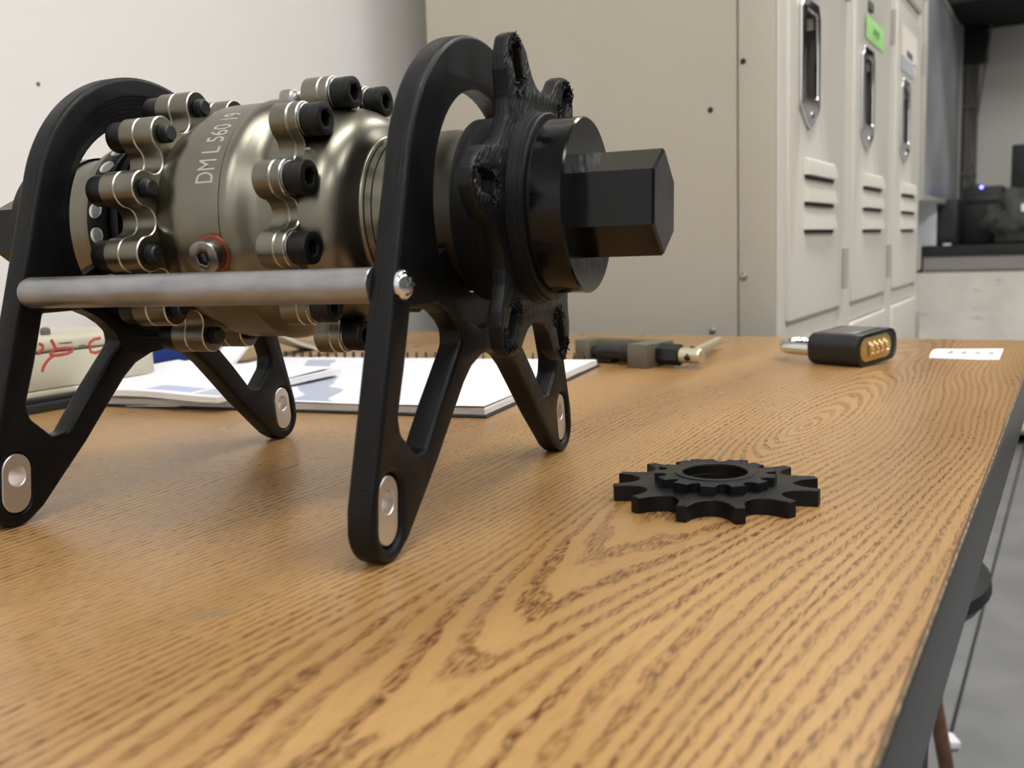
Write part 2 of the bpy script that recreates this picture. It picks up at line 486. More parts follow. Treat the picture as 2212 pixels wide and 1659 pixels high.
def fillet(pts, rad, n=6):
    """round the corners of a closed polygon; rad is a number or one per corner"""
    out = []
    N = len(pts)
    for i in range(N):
        p = Vector(pts[i]); a = Vector(pts[i-1]); b = Vector(pts[(i+1) % N])
        r = rad[i] if isinstance(rad, (list, tuple)) else rad
        if r <= 0:
            out.append(tuple(p)); continue
        u = (a-p).normalized(); v = (b-p).normalized()
        ang = math.acos(max(-1, min(1, u.dot(v))))
        t = min(r/math.tan(ang/2), (a-p).length*0.49, (b-p).length*0.49)
        rr = t*math.tan(ang/2)
        cen = p + (u+v).normalized()*(rr/math.sin(ang/2))
        p0 = p+u*t; p1 = p+v*t
        a0 = math.atan2(p0.y-cen.y, p0.x-cen.x); a1 = math.atan2(p1.y-cen.y, p1.x-cen.x)
        d = (a1-a0+PI) % (2*PI) - PI
        for k in range(n+1):
            t2 = a0 + d*k/n
            out.append((cen.x+rr*math.cos(t2), cen.y+rr*math.sin(t2)))
    return out
def capsule(cx, cy, r, half, ang=PI/2, n=14):
    """stadium outline; ang is the direction of its long axis"""
    pts = []
    for e_, s0 in ((1, -PI/2), (-1, PI/2)):
        for k in range(n+1):
            t = ang + s0 + PI*k/n
            pts.append((cx + e_*half*math.cos(ang) + r*math.cos(t), cy + e_*half*math.sin(ang) + r*math.sin(t)))
    return pts
def sc(pts, k=S):
    return [(p[0]*k, p[1]*k) for p in pts]
def text_mesh(body, size, depth, align='LEFT', squeeze=1.0):
    t = bpy.data.curves.new('lettering', 'FONT')
    t.body = body; t.size = size; t.extrude = depth/2; t.align_x = align
    t.resolution_u = 4
    me = curve_mesh(t)
    me.transform(Matrix.Diagonal((squeeze, 1, 1, 1)))
    return me

# ------------------------------------------------------------------ the room
def struct(name, me, mats, parent=None, **k):
    o = link(name, me, mats, parent, **k)
    if parent is None:
        o['kind'] = 'structure'
    return o
# floor: long sheets with recessed seams running along Y
fl = struct('floor', box(0.9, 1.3, -0.011, 3.6, 7.8, 0.018), 'floorgap', smooth=None)
fx = [-0.90, -0.212, -0.157, 0.45, 1.06, 1.67, 2.28, 2.70]
for a, b in zip(fx, fx[1:]):
    struct('floor_sheet', box((a+b)/2, 1.3, -0.001, b-a-0.006, 7.8, 0.006, 0.0015, 1), 'floor', fl, smooth=None)
struct('wall_left', box(-0.83, -0.27, 1.35, 0.10, 4.66, 2.70), 'wall', smooth=None)
struct('wall_partition', box(-0.74, 3.52, 1.35, 0.22, 2.92, 2.70), 'wall', smooth=None)
struct('wall_back', box(0.95, 5.06, 1.35, 3.6, 0.10, 2.70), 'backwall', smooth=None)
struct('wall_right', box(2.75, 1.3, 1.35, 0.10, 7.6, 2.70), 'farwall', smooth=None)
struct('wall_front', box(0.95, -2.55, 1.35, 3.6, 0.10, 2.70), 'wall', smooth=None)
struct('ceiling', box(0.95, 1.25, 2.75, 3.7, 7.8, 0.10), 'ceil', smooth=None)
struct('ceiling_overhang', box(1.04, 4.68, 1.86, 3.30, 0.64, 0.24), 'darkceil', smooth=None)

# unseen ceiling lights; far one and front-wall pair added to brighten those walls
first = None
for i, (lx, ly) in enumerate(((0.20, 0.40), (1.55, 0.35), (0.00, 2.45), (1.55, 2.05), (1.20, 3.20), (0.20, -1.60), (1.60, -1.60))):
    t = thing('ceiling_light', 'unseen white fluorescent ceiling fixture above the room', 'light', (lx, ly, 2.70), 0, 'ceiling fixtures')
    if first is None:
        bm = bmesh.new()
        for (cx, cy, sx, sy) in ((0, 0.60, 0.34, 0.02), (0, -0.60, 0.34, 0.02), (0.16, 0, 0.02, 1.18), (-0.16, 0, 0.02, 1.18)):
            bm_box(bm, cx, cy, -0.02, sx, sy, 0.04)
        fa = from_bm(bm); fb = box(0, 0, -0.012, 0.30, 1.18, 0.016)
        first = (fa, fb)
    link('frame', first[0], 'fixture', t, smooth=None)
    link('diffuser', first[1], 'lamp', t, smooth=None)

# ------------------------------------------------------------------ the table
table = thing('work_table', 'long work table with an oak-grain laminate top and charcoal edging', 'table', (-0.40, 0.13, 0))
def tl(x, y):                               # room position to table-local
    return x+0.40, y-0.13
TX0, TX1, TY0, TY1 = -0.755, -0.0272, -0.62, 0.888
tp = box((TX0+TX1)/2+0.40, (TY0+TY1)/2-0.13, TZ-0.0012, TX1-TX0, TY1-TY0, 0.0024)
tp.transform(Matrix.Translation((-0.40, 0.13, -TZ)))
top = link('tabletop', tp, 'wood', table, loc=(0.40, -0.13, TZ), smooth=None)
bm = bmesh.new()
bm_box(bm, (TX0+TX1)/2+0.40, (TY0+TY1)/2-0.13, TZ-0.0030, TX1-TX0+0.0008, TY1-TY0+0.0008, 0.0010)
link('laminate_core', from_bm(bm), 'chip', table, smooth=None)
bm = bmesh.new()
bm_box(bm, (TX0+TX1)/2+0.40, (TY0+TY1)/2-0.13, TZ-0.0190, TX1-TX0+0.0010, TY1-TY0+0.0010, 0.0308, 0.0016, 3)
link('edging', from_bm(bm), 'edge', table)
for (x, y) in ((-0.70, -0.56), (-0.70, 0.83), (-0.085, -0.56), (-0.42, 0.83)):
    a, b = tl(x, y)
    link('leg', box(a, b, (TZ-0.034)/2, 0.04, 0.04, TZ-0.034, 0.004), 'steel_leg', table)
link('rail', box(-0.01, 0.70, TZ-0.055, 0.56, 0.03, 0.042), 'steel_leg', table)

# ------------------------------------------------------------------ printed stand
EA = -0.3778 + YAW                          # stand axis heading
cu0 = to_world((-0.00684641, 0.34368, 0))
VC = 0.785                                  # shaft centre height in stand units
L = 1.114                                   # distance between plates
T = 0.068
stand = thing('differential_stand', 'black printed A-frame stand with two ring-topped plates and aluminium foot inserts', 'stand', (cu0.x, cu0.y, TZ), EA)
# plate outline in (n, v) units, mirror-symmetric
arc = []
A_T = math.radians(15)
for k in range(49):
    t = A_T + (PI-2*A_T)*k/48
    arc.append((0.45*math.cos(t), VC + 0.45*math.sin(t)))
left_side = [(-0.688, 0.135)] + [(-0.605+0.088*math.cos(t), 0.088+0.088*math.sin(t)) for t in [PI*1.02 + (PI*0.62)*k/10 for k in range(11)]]
left_side.append((-0.525, 0.032))
under = [(-0.355, 0.178), (-0.262, 0.268), (-0.186, 0.340), (-0.132, 0.378), (-0.060, 0.402), (0, 0.407)]
right = [(-x, y) for (x, y) in (left_side + under[:-1])][::-1]
outline = arc + left_side + under + right
win = [(-0.461, 0.553), (-0.505, 0.420), (-0.545, 0.318), (-0.537, 0.278), (-0.468, 0.216), (-0.418, 0.218), (-0.330, 0.312),
       (-0.214, 0.425), (-0.192, 0.450), (-0.196, 0.480), (-0.222, 0.505), (-0.262, 0.530), (-0.318, 0.553)]
win_r = [0.012, 0.1, 0.03, 0.03, 0.02, 0.02, 0.1, 0.04, 0.02, 0.02, 0.03, 0.05, 0.012]
winL = fillet(win, win_r, 4)
winR = [(-x, y) for (x, y) in winL]
HR = 0.313
hole = circle(0, VC, HR, 72)
INS_A = 0.11                                # lean of the foot inserts
def insert_slot(sgn, r=0.046, half=0.034):
    cx = sgn*(0.6 + 0.11*0.018)
    return capsule(cx, 0.116, r, half, PI/2 + sgn*INS_A)
slotL, slotR = insert_slot(-1, 0.047, 0.0335), insert_slot(1, 0.047, 0.0335)
slotF = [insert_slot(-1, 0.0520, 0.0335), insert_slot(1, 0.0520, 0.0335)]
inner_bore = circle(0, VC, 0.397, 72)
def plate(x0, x1, face):
    """face=+1: plain face towards +x with the bearing counterbore behind; -1 the other way"""
    p = link('side_plate', prism([sc(outline), sc(hole), sc(winL), sc(winR)] + [sc(q_) for q_ in (slotF if face > 0 else (slotL, slotR))], x0*S, x1*S, 0.0017, 4, 'stand'), 'pla', stand, smooth=35)
    return p
def countersink(ob, xf, dirn):
    """stepped conical seat cut into a plate's inner face (xf: face, dirn: towards the plate's body)"""
    prof = [(xf-dirn*0.02, 0.398)]
    for k in range(6):
        prof += [(xf+dirn*(0.0045*k+0.0005), 0.397-0.012*k), (xf+dirn*(0.0045*k+0.0045), 0.394-0.012*k)]
    prof += [(xf+dirn*0.0315, 0.320)]
    tool_ = bpy.data.objects.new('tmp', lathe([(a*S, r*S) for a, r in prof], 96, 'x', True, (0, 0, VC*S)))
    C.objects.link(tool_)
    md = ob.modifiers.new('cut', 'BOOLEAN'); md.operation = 'DIFFERENCE'; md.solver = 'EXACT'; md.object = tool_
    par = ob.parent; ob.parent = None
    dg = bpy.context.evaluated_depsgraph_get()
    me = bpy.data.meshes.new_from_object(ob.evaluated_get(dg))
    ob.modifiers.clear(); ob.parent = par
    bpy.data.objects.remove(tool_)
    if len(me.polygons) > 100:
        me.materials.clear(); me.materials.append(MT['pla'])
        for p in me.polygons:
            p.use_smooth = True; p.material_index = 0
        me.set_sharp_from_angle(angle=math.radians(28))
        ob.data = me
p_front = plate(-T, 0.0, 1)
p_rear = plate(-L-T, -L, -1)
countersink(p_rear, -L, -1)
for (pl, x0, x1) in ((p_rear, -L, -L+0.010), (p_front, -T-0.010, -T)):
    # lower saddle in the bore that carries the journal
    sad = []
    a0, a1 = math.radians(205), math.radians(335)
    for k in range(25):
        t = a0+(a1-a0)*k/24
        sad.append((0.314*math.cos(t), VC+0.314*math.sin(t)))
    for k in range(25):
        t = a1+(a0-a1)*k/24
        sad.append(((0.255 if x0 < -0.5 else 0.2215)*math.cos(t), VC+(0.255 if x0 < -0.5 else 0.2215)*math.sin(t)))
    if x0 < -0.5:
        link('saddle', prism([sc(sad)], (-L-T+0.008)*S, (-1.135)*S, 0, 1, 'stand'), 'pla', pl)
    else:
        link('saddle', prism([sc(sad)], (-T+0.004)*S, (-0.030)*S, 0, 1, 'stand'), 'pla', pl)
# foot inserts with a hole
ins_mesh = {}
for (pl, x0, x1, rec) in ((p_front, -T+0.004, -0.010, 1), (p_rear, -L-T+0.004, -L-0.002, 0)):
    for sg in (-1, 1):
        o_ = insert_slot(sg, 0.0455, 0.0335)
        h_ = circle(sg*0.6, 0.135, 0.0265, 32)
        link('foot_insert', prism([sc(o_), sc(h_)], x0*S, x1*S, 0.0003, 1, 'stand'), 'alu', pl)['label'] = 'pale aluminium slot-shaped foot insert with a round hole'
# tie rods and their screws
def screw_mesh():
    bm = bmesh.new()
    prof = [(0.0, 0.0045), (0.0006, 0.0046), (0.0012, 0.0045), (0.0020, 0.0039), (0.0026, 0.0030), (0.0030, 0.0019), (0.00315, 0.0008)]
    bm_lathe(bm, prof, 36, 'x')
    me = from_bm(bm)
    return me
for sg in (-1, 1):
    rn, rv, rr = sg*0.506, 0.611, 0.0409
    prof = [(-L, rr*0.90), (-L+0.012, rr), (-L+0.3, rr*1.0), (-T-0.002, rr), (-T, rr*0.97)]
    rod = link('tie_rod', lathe([(a*S, r*S) for a, r in prof], 40, 'x', True, (0, rn*S, rv*S)), 'rod', stand)
    sx = link('screw', screw_mesh(), 'zinc', rod, loc=(0.0, rn*S, rv*S))
    bm = bmesh.new()
    bm_box(bm, 0.0029, 0, 0, 0.0009, 0.0042, 0.0010); bm_box(bm, 0.0029, 0, 0, 0.0009, 0.0010, 0.0042)
    link('cross_recess', from_bm(bm), 'screw', rod, loc=(0.0, rn*S, rv*S), smooth=None)

# ------------------------------------------------------------------ the differential
diff = thing('differential', 'olive metal limited-slip differential casing with black socket bolts, sprocket and hex shaft ends', 'machine part', (cu0.x, cu0.y, TZ), EA)
AX = (0, 0, VC*S)
def dl(prof, mats, name, n=96, parent=diff, cap=True, mis=None, smooth=30):
    return link(name, lathe([(a*S, r*S) for a, r in prof], n, 'x', cap, AX, mis), mats, parent, smooth=smooth)
# main casing: drum with rounded shoulder
case_prof = [(-0.858, 0.20), (-0.856, 0.292), (-0.846, 0.295), (-0.832, 0.301), (-0.815, 0.3095), (-0.798, 0.3185), (-0.780, 0.3270), (-0.765, 0.3325), (-0.750, 0.3355), (-0.738, 0.3365),
             (-0.616, 0.3365), (-0.615, 0.3345), (-0.6135, 0.3345), (-0.611, 0.3395), (-0.603, 0.3420), (-0.590, 0.3405), (-0.575, 0.3345), (-0.560, 0.3245), (-0.545, 0.3115),
             (-0.530, 0.302), (-0.515, 0.2975), (-0.500, 0.2960), (-0.470, 0.2960), (-0.470, 0.20)]
casing = dl(case_prof, ['shell'], 'casing', 128, smooth=40)
# domed end cover with stepped journal
dome_prof = [(-0.396, 0.22), (-0.396, 0.3000), (-0.388, 0.3000), (-0.370, 0.2990), (-0.350, 0.2955), (-0.330, 0.2885), (-0.312, 0.2780), (-0.297, 0.2650), (-0.285, 0.2490),
             (-0.277, 0.2320), (-0.2725, 0.2180), (-0.269, 0.2120), (-0.266, 0.2105), (-0.258, 0.2105), (-0.256, 0.2060), (-0.238, 0.2060), (-0.236, 0.2020),
             (-0.140, 0.2020), (-0.135, 0.2170), (-0.062, 0.2170), (-0.040, 0.2060), (-0.010, 0.2040)]
dome = dl(dome_prof, ['shell'], 'domed_cover', 128, smooth=35)
def lobed(rb=0.339, rl=0.0495, rv=0.296, nl=12, off=14.0, ns=7):
    half = PI/nl
    rc = 0.0
    lo, hi = 0.005, 0.3
    for _ in range(60):                     # concave fillet radius tangent to neighbouring lobes
        rc = (lo+hi)/2
        d = rv+rc
        g_ = d*d + rb*rb - 2*d*rb*math.cos(half) - (rl+rc)**2
        if g_ > 0: lo = rc
        else: hi = rc
    d = rv+rc
    pts = []
    for k in range(nl):
        th = math.radians(off) + 2*PI*k/nl
        lc = Vector((rb*math.cos(th), rb*math.sin(th)))
        c0 = Vector((d*math.cos(th-half), d*math.sin(th-half))); c1 = Vector((d*math.cos(th+half), d*math.sin(th+half)))
        a0 = math.atan2(c0.y-lc.y, c0.x-lc.x); a1 = math.atan2(c1.y-lc.y, c1.x-lc.x)
        dd = (a1-a0) % (2*PI)
        for i in range(2*ns+1):
            t = a0+dd*i/(2*ns)
            pts.append((lc.x+rl*math.cos(t), lc.y+rl*math.sin(t)))
        b0 = math.atan2(lc.y-c1.y, lc.x-c1.x)
        nx = Vector((rb*math.cos(th+2*half), rb*math.sin(th+2*half)))
        b1 = math.atan2(nx.y-c1.y, nx.x-c1.x)
        dd = (b1-b0+PI) % (2*PI) - PI
        for i in range(1, 2*ns):
            t = b0+dd*i/(2*ns)
            pts.append((c1.x+rc*math.cos(t), c1.y+rc*math.sin(t)))
    return [(x, y+VC) for x, y in pts]
LOB = lobed()
def lobed_plate(name, x0, x1, parent, bev=0.0004):
    me = prism([sc(LOB), sc(circle(0, VC, 0.19, 64))], x0*S, x1*S, bev, 1, 'stand')
    me.materials.append(MT['shell']); me.materials.append(MT['bright'])
    for p in me.polygons:                   # the little chamfers are bare bright metal
        nx = abs(p.normal.x)
        if 0.3 < nx < 0.95:
            p.material_index = 1
    return link(name, me, [], parent, smooth=20)
lobed_plate('end_flange', -0.972, -0.9195, diff)
lobed_plate('casing_flange', -0.9185, -0.855, diff)
lobed_plate('casing_flange', -0.478, -0.4245, diff)
lobed_plate('cover_flange', -0.4235, -0.394, diff)
# bolts: socket cap heads with washers (right), threaded tips through the left flange
def head_bm(bm, x0, x1, r, flip=1):
    pass
def hexagon(cx, cy, r, a0=0.0):
    return [(cx+r*math.cos(a0+PI/3*k), cy+r*math.sin(a0+PI/3*k)) for k in range(6)]
def cap_head(x0, x1, r, hr):
    """socket head, socket opening towards +x, centred on the x axis"""
    depth = 0.62
    xm = x0 + (x1-x0)*(1-depth)
    me = prism([sc(circle(0, 0, r, 36)), sc(hexagon(0, 0, hr, 0.3))], xm*S, x1*S, 0.0005, 2, 'stand')
    bm = bmesh.new(); bm.from_mesh(me)
    bm_lathe(bm, [(x0*S, r*0.98*S), (xm*S+0.0004, r*0.992*S)], 36, 'x')
    me2 = from_bm(bm)
    me2.materials.clear()
    return me2
head_me = cap_head(-0.386, -0.335, 0.0425, 0.0235)
wash_me = lathe([(a*S, r*S) for a, r in ((-0.394, 0.040), (-0.3925, 0.0445), (-0.388, 0.0445), (-0.386, 0.041))], 36, 'x')
lhead_me = lathe([(a*S, r*S) for a, r in ((-1.026, 0.034), (-1.024, 0.0395), (-1.018, 0.0425), (-0.980, 0.0425), (-0.972, 0.0425))], 36, 'x')
thr = [(-0.860, 0.026)]
xx = -0.855
while xx < -0.834:
    thr += [(xx, 0.0205), (xx+0.0026, 0.0258), (xx+0.0040, 0.0258), (xx+0.0066, 0.0205)]
    xx += 0.0070
thr += [(-0.832, 0.0225), (-0.8265, 0.0190)]
thr_me = lathe([(a*S, r*S) for a, r in thr], 28, 'x')
for k in range(12):
    th = math.radians(14 + 30*k)
    y, z = 0.34*math.cos(th)*S, (VC+0.34*math.sin(th))*S
    b = link('bolt', head_me, 'knurl', diff, loc=(0, y, z), rot=None)
    link('washer', wash_me, 'plugsteel', b)
    b2 = link('bolt', lhead_me, 'knurl', diff, loc=(0, y, z))
    link('threaded_tip', thr_me, 'thread', b2, smooth=20)
# drain plugs on copper washers round the drum
for k, pa in enumerate((195, 75, 315)):
    bm = bmesh.new()
    r0 = 0.3395
    me = prism([sc(circle(0, 0, 0.0455, 40)), sc(hexagon(0, 0, 0.0200, 0.2))], 0.012*S, 0.046*S, 0.0005, 2, 'xyz')
    bm.from_mesh(me)
    bm_lathe(bm, [(-0.02*S, 0.040*S), (0.004*S, 0.0445*S), (0.013*S, 0.0450*S)], 40, 'z')
    bm_lathe(bm, [(0.012*S, 0.022*S), (0.0125*S, 0.021*S)], 24, 'z')
    pm = from_bm(bm); pm.materials.clear()
    t = math.radians(pa)
    R = Matrix(((0, 1, 0), (-math.sin(t), 0, math.cos(t)), (math.cos(t), 0, math.sin(t)))).to_4x4()   # local z points outwards
    R.translation = (-0.645*S, r0*math.cos(t)*S, (VC+r0*math.sin(t))*S)
    pm.transform(R)
    plug = link('drain_plug', pm, 'plugsteel', diff)
    bm = bmesh.new()
    bm_lathe(bm, [(-0.012*S, 0.050*S), (-0.010*S, 0.0535*S), (0.0, 0.0535*S), (0.002*S, 0.0520*S), (0.004*S, 0.0520*S), (0.0065*S, 0.0455*S)], 48, 'z')
    wm = from_bm(bm); wm.transform(R)
    link('copper_washer', wm, 'copper', plug)
# lettering on the drum, reading upwards
tx = text_mesh('DM L 560 19', 0.079*S, 0.0006, 'LEFT')
xs = [v.co.x for v in tx.vertices]
tw = max(xs)-min(xs); x0t = min(xs)
ys = [v.co.y for v in tx.vertices]; y0t, y1t = min(ys), max(ys)
bm = bmesh.new(); bm.from_mesh(tx)
bmesh.ops.subdivide_edges(bm, edges=[e for e in bm.edges if e.calc_length() > 0.002], cuts=2)
for v in bm.verts:
    u = (v.co.x-x0t)/tw
    ang = math.radians(163.5 - 43.5*u)
    rad = 0.3366*S + 0.00004 + (0.00006 if v.co.z > 0 else -0.0002)
    ww = -0.636 - 0.056*(v.co.y-y0t)/(y1t-y0t)
    v.co = (ww*S, rad*math.cos(ang), VC*S + rad*math.sin(ang))
bmesh.ops.recalc_face_normals(bm, faces=bm.faces)
lt = from_bm(bm); lt.materials.clear()
link('lettering', lt, 'engrave', diff, smooth=None)
# left side: hub, slotted sensor ring with round magnets, journal
dl([(-1.10, 0.17), (-1.09, 0.235), (-0.99, 0.235), (-0.985, 0.255), (-0.972, 0.255)], 'black_steel', 'hub', 72)
dl([(-1.020, 0.22), (-1.020, 0.262), (-1.030, 0.266), (-1.042, 0.266), (-1.044, 0.240), (-1.056, 0.240), (-1.058, 0.266), (-1.062, 0.266), (-1.062, 0.22)], 'black_steel', 'grooved_collar', 72)
rg = dl([(-1.066, 0.20), (-1.066, 0.262), (-1.069, 0.266), (-1.128, 0.266), (-1.131, 0.262), (-1.131, 0.20)], 'black_steel', 'sensor_ring', 96)
mag = lathe([(-0.0014, 0.0225*S), (0.0002, 0.0225*S), (0.0003, 0.0205*S), (0.00032, 0.010*S), (0.00034, 0.001*S)], 24, 'z')
for pa in range(140, 500, 15):
    if pa == 155: continue
    t = math.radians(pa)
    m_ = link('magnet', mag, 'magnet', rg)
    R = Matrix(((0, 1, 0), (-math.sin(t), 0, math.cos(t)), (math.cos(t), 0, math.sin(t)))).to_4x4()
    R.translation = (-1.096*S, 0.2665*S*math.cos(t), VC*S + 0.2665*S*math.sin(t))
    m_.matrix_local = R
dl([(-1.131, 0.20), (-1.131, 0.250), (-1.150, 0.252), (-1.170, 0.252), (-1.176, 0.245), (-1.176, 0.20)], 'shell', 'journal_flange', 96)
dl([(-1.176, 0.218), (-1.30, 0.218), (-1.30, 0.15)], 'shell', 'journal', 72)
# end caps and hex shafts (both ends)
def end_cap(x0, x1, dirn, hx):
    a, b = (x0, x1)
    f = dirn
    prof = [(a, 0.17), (a, 0.2245), (b-f*0.005, 0.2245), (b, 0.2205), (b, 0.10)]
    cap_ = dl(prof, 'anod', 'end_cap', 128)
    lo, hi = (b-0.01, hx) if f > 0 else (hx, b+0.01)
    me = prism([sc(hexagon(0, VC, 0.1335, math.radians(25)))], lo*S, hi*S, 0.0008, 1, 'stand')
    me.materials.append(MT['anod']); me.materials.append(MT['scuffed'])
    for p in me.polygons:
        if f*p.normal.x > 0.9: p.material_index = 1
    link('hex_shaft', me, [], cap_, smooth=15)
    # turned neck where the hexagon meets the cap
    return cap_
end_cap(0.2055, 0.290, 1, 0.486)
end_cap(-1.30, -1.475, -1, -1.665)
# sprocket carrier and six-lobed printed sprocket
dl([(0.0, 0.19), (0.0, 0.236), (0.004, 0.2385), (0.125, 0.2385), (0.125, 0.19)], 'pla', 'sprocket_carrier', 96)
def sprocket_outline():
    pts = []
    for k in range(6):
        th = math.radians(112 + 60*k)
        def P(r, d):
            t = th + math.radians(d)
            return (r*math.cos(t), VC + r*math.sin(t))
        pts += [P(0.302, -30), P(0.306, -23), P(0.330, -17), P(0.360, -14), P(0.390, -12), P(0.418, -8.5), P(0.446, -3), P(0.447, 3), P(0.418, 8.5), P(0.390, 12), P(0.360, 14), P(0.330, 17), P(0.306, 23)]
    return fillet(pts, 0.025, 3)
slots = []
for k in range(6):
    th = math.radians(112 + 60*k)
    jit = random.Random(k)
    loop = []
    cpl = capsule(0.368*math.cos(th), VC+0.368*math.sin(th), 0.026, 0.034, th, 10)
    for (x, y) in cpl:
        loop.append((x+jit.uniform(-0.0035, 0.0035), y+jit.uniform(-0.0035, 0.0035)))
    slots.append(loop)
sm_ = prism([sc(sprocket_outline()), sc(circle(0, VC, 0.20, 72))] + [sc(s_) for s_ in slots], 0.118*S, 0.156*S, 0.0006, 2, 'stand')
sm_.materials.append(MT['pla']); sm_.materials.append(MT['pla_rough'])
for p in sm_.polygons:
    if p.normal.x > 0.5 or math.hypot(p.center.y, p.center.z-VC*S) > 0.40*S and p.normal.x > 0.1:
        p.material_index = 1
spk = link('sprocket', sm_, [], diff, smooth=35)
# torn, stringy print edges round the lobes of the sprocket
for k in range(6):
    th = math.radians(112 + 60*k)
    bm = bmesh.new()
    rj = random.Random(50+k)
    for i in range(90):
        a_ = rj.uniform(0, 2*PI)
        ex = capsule(0.368*math.cos(th), VC+0.368*math.sin(th), 0.030+rj.uniform(-0.002, 0.010), 0.036, th, 12)
        q = ex[int(a_/(2*PI)*len(ex)) % len(ex)]
        p0 = Vector((0.1555*S, q[0]*S, q[1]*S))
        dv = Vector((rj.uniform(-0.0003, 0.0012), rj.uniform(-0.0014, 0.0014), rj.uniform(-0.0014, 0.0014)))
        bm_tube(bm, [p0-dv, p0+Vector((0.0003, 0, 0)), p0+dv], [0.00018, 0.00030, 0.00016], 5)
    o_ = link('torn_print_edge', from_bm(bm), 'pla', spk)
    o_['kind'] = 'stuff'
hubp = [(0.150, 0.20), (0.152, 0.2545)]
for k in range(7):                          # printed layer steps round the hub shoulder
    hubp += [(0.1535+0.0036*k, 0.2540-0.0017*k), (0.1568+0.0036*k, 0.2536-0.0017*k)]
hubp += [(0.1795, 0.2415), (0.1935, 0.2410), (0.1965, 0.2375), (0.1975, 0.2290), (0.1975, 0.20)]
dl(hubp, 'pla', 'sprocket_hub', 96, smooth=12)
dl([(0.1970, 0.21), (0.1970, 0.2190), (0.2060, 0.2190), (0.2060, 0.20)], 'black_steel', 'groove_ring', 96)

# ------------------------------------------------------------------ loose sprocket on the table
gear = thing('sprocket', 'small black printed twelve-tooth sprocket lying flat on the oak table', 'sprocket', (-0.1075, 0.3212, TZ), 0)
def tooth_outline(n, r_tip, r_val, wt, wv, a0):
    """teeth with flat tips and round valleys"""
    pts = []
    rc = r_tip*math.sin(PI/n - wt/2)*1.0
    for k in range(n):
        th = a0 + 2*PI*k/n
        pts.append((r_tip*math.cos(th-wt/2), r_tip*math.sin(th-wt/2)))
        pts.append((r_tip*math.cos(th+wt/2), r_tip*math.sin(th+wt/2)))
        t0 = th+wt/2; t1 = th+2*PI/n-wt/2
        for i in range(1, 12):
            u = i/12
            t = t0+(t1-t0)*u
            dep = math.sqrt(max(0.0, 1-(2*u-1)**2))
            pts.append(((r_tip-(r_tip-r_val)*dep)*math.cos(t), (r_tip-(r_tip-r_val)*dep)*math.sin(t)))
    return pts
gh = circle(0, 0, 0.0112, 48)
holes = []
link('toothed_plate', prism([tooth_outline(12, 0.0357, 0.0264, math.radians(5.5), 0, math.radians(1.0)), gh], 0.0, 0.0056, 0.0003, 1), 'pla', gear, smooth=25)
link('boss', prism([tooth_outline(13, 0.0210, 0.0172, math.radians(14.0), 0, math.radians(-78)), circle(0, 0, 0.01125, 48)], 0.0054, 0.0087, 0.0002, 1), 'pla', gear, smooth=25)
link('bore_rim', prism([circle(0, 0, 0.0140, 48), circle(0, 0, 0.0113, 48)], 0.0086, 0.0090, 0.00015, 1), 'pla', gear)

# ------------------------------------------------------------------ padlock
PA = math.radians(159.0)                    # from the dial end towards the shackle
lock = thing('padlock', 'black combination padlock with a brass dial plate and steel shackle', 'padlock', (-0.1180, 0.7030, TZ), PA)
W2, H = 0.0250, 0.0222
lock.rotation_euler = (-0.065, 0, PA); lock.location.z += 0.0012
# stadium cross-section in (y, z), extruded along local x from 0 (dial end) to 0.036
sec = fillet([(-W2, 0.0), (W2, 0.0), (W2, H), (-W2, H)], [0.0085, 0.0085, 0.0085, 0.0085], 8)
dialh = fillet([(-0.0188, 0.0026), (0.0208, 0.0026), (0.0208, 0.0196), (-0.0188, 0.0196)], 0.0080, 8)
body = prism([sec], 0.0022, 0.040, 0.0016, 3, 'stand')
link('body', body, 'lockblack', lock)
link('bumper_rim', prism([sec, dialh], 0.0, 0.0030, 0.0005, 2, 'stand'), 'lockblack', lock)
plate_ = link('dial_plate', prism([fillet([(-0.0187, 0.0027), (0.0207, 0.0027), (0.0207, 0.0195), (-0.0187, 0.0195)], 0.0079, 8)], 0.0004, 0.0030, 0.0005, 2, 'stand'), 'brass', lock)
wh = bmesh.new()
for i in range(10):
    a = 2*PI*i/10
    bm_box(wh, 0, 0, 0, 0.0001, 0.0001, 0.0001)
wh.free()
teeth = []
for i in range(10):
    a = 2*PI*i/10
    for d_, r_ in ((-0.20, 0.0052), (0.20, 0.0052), (0.24, 0.0045), (0.39, 0.0045)):
        teeth.append((1.12*r_*math.cos(a+d_), 1.12*r_*math.sin(a+d_)))
wheel_me = prism([teeth], -0.0017, 0.0017, 0.0003, 1)
wheel_me.transform(Matrix(((1, 0, 0, 0), (0, 0, 1, 0), (0, 1, 0, 0), (0, 0, 0, 1))))
for i in range(4):
    link('dial_wheel', wheel_me, 'brass_bright', plate_, loc=(0.0026, -0.0085+0.0060*i, 0.0110), smooth=20)
    link('dial_slot', box(0.0004, -0.0085+0.0060*i+0.0024, 0.0110, 0.0004, 0.0012, 0.0100), 'ink', plate_, smooth=None)
link('index_mark', box(0.0002, 0.0165, 0.0110, 0.0006, 0.0026, 0.0016, 0.0002), 'brass_bright', plate_)
link('maker_plate', box(0.021, 0.0, H+0.0001, 0.026, 0.032, 0.0006, 0.0002), 'plugsteel', lock)
sh = []
for k in range(25):
    t = -PI/2 + PI*k/24
    sh.append((0.0560+0.0160*math.cos(t), 0.0160*math.sin(t), 0.0095))
link('shackle', tube([(0.036, -0.0160, 0.0095)] + sh + [(0.036, 0.0160, 0.0095)], 0.0044, 18), 'chrome', lock)

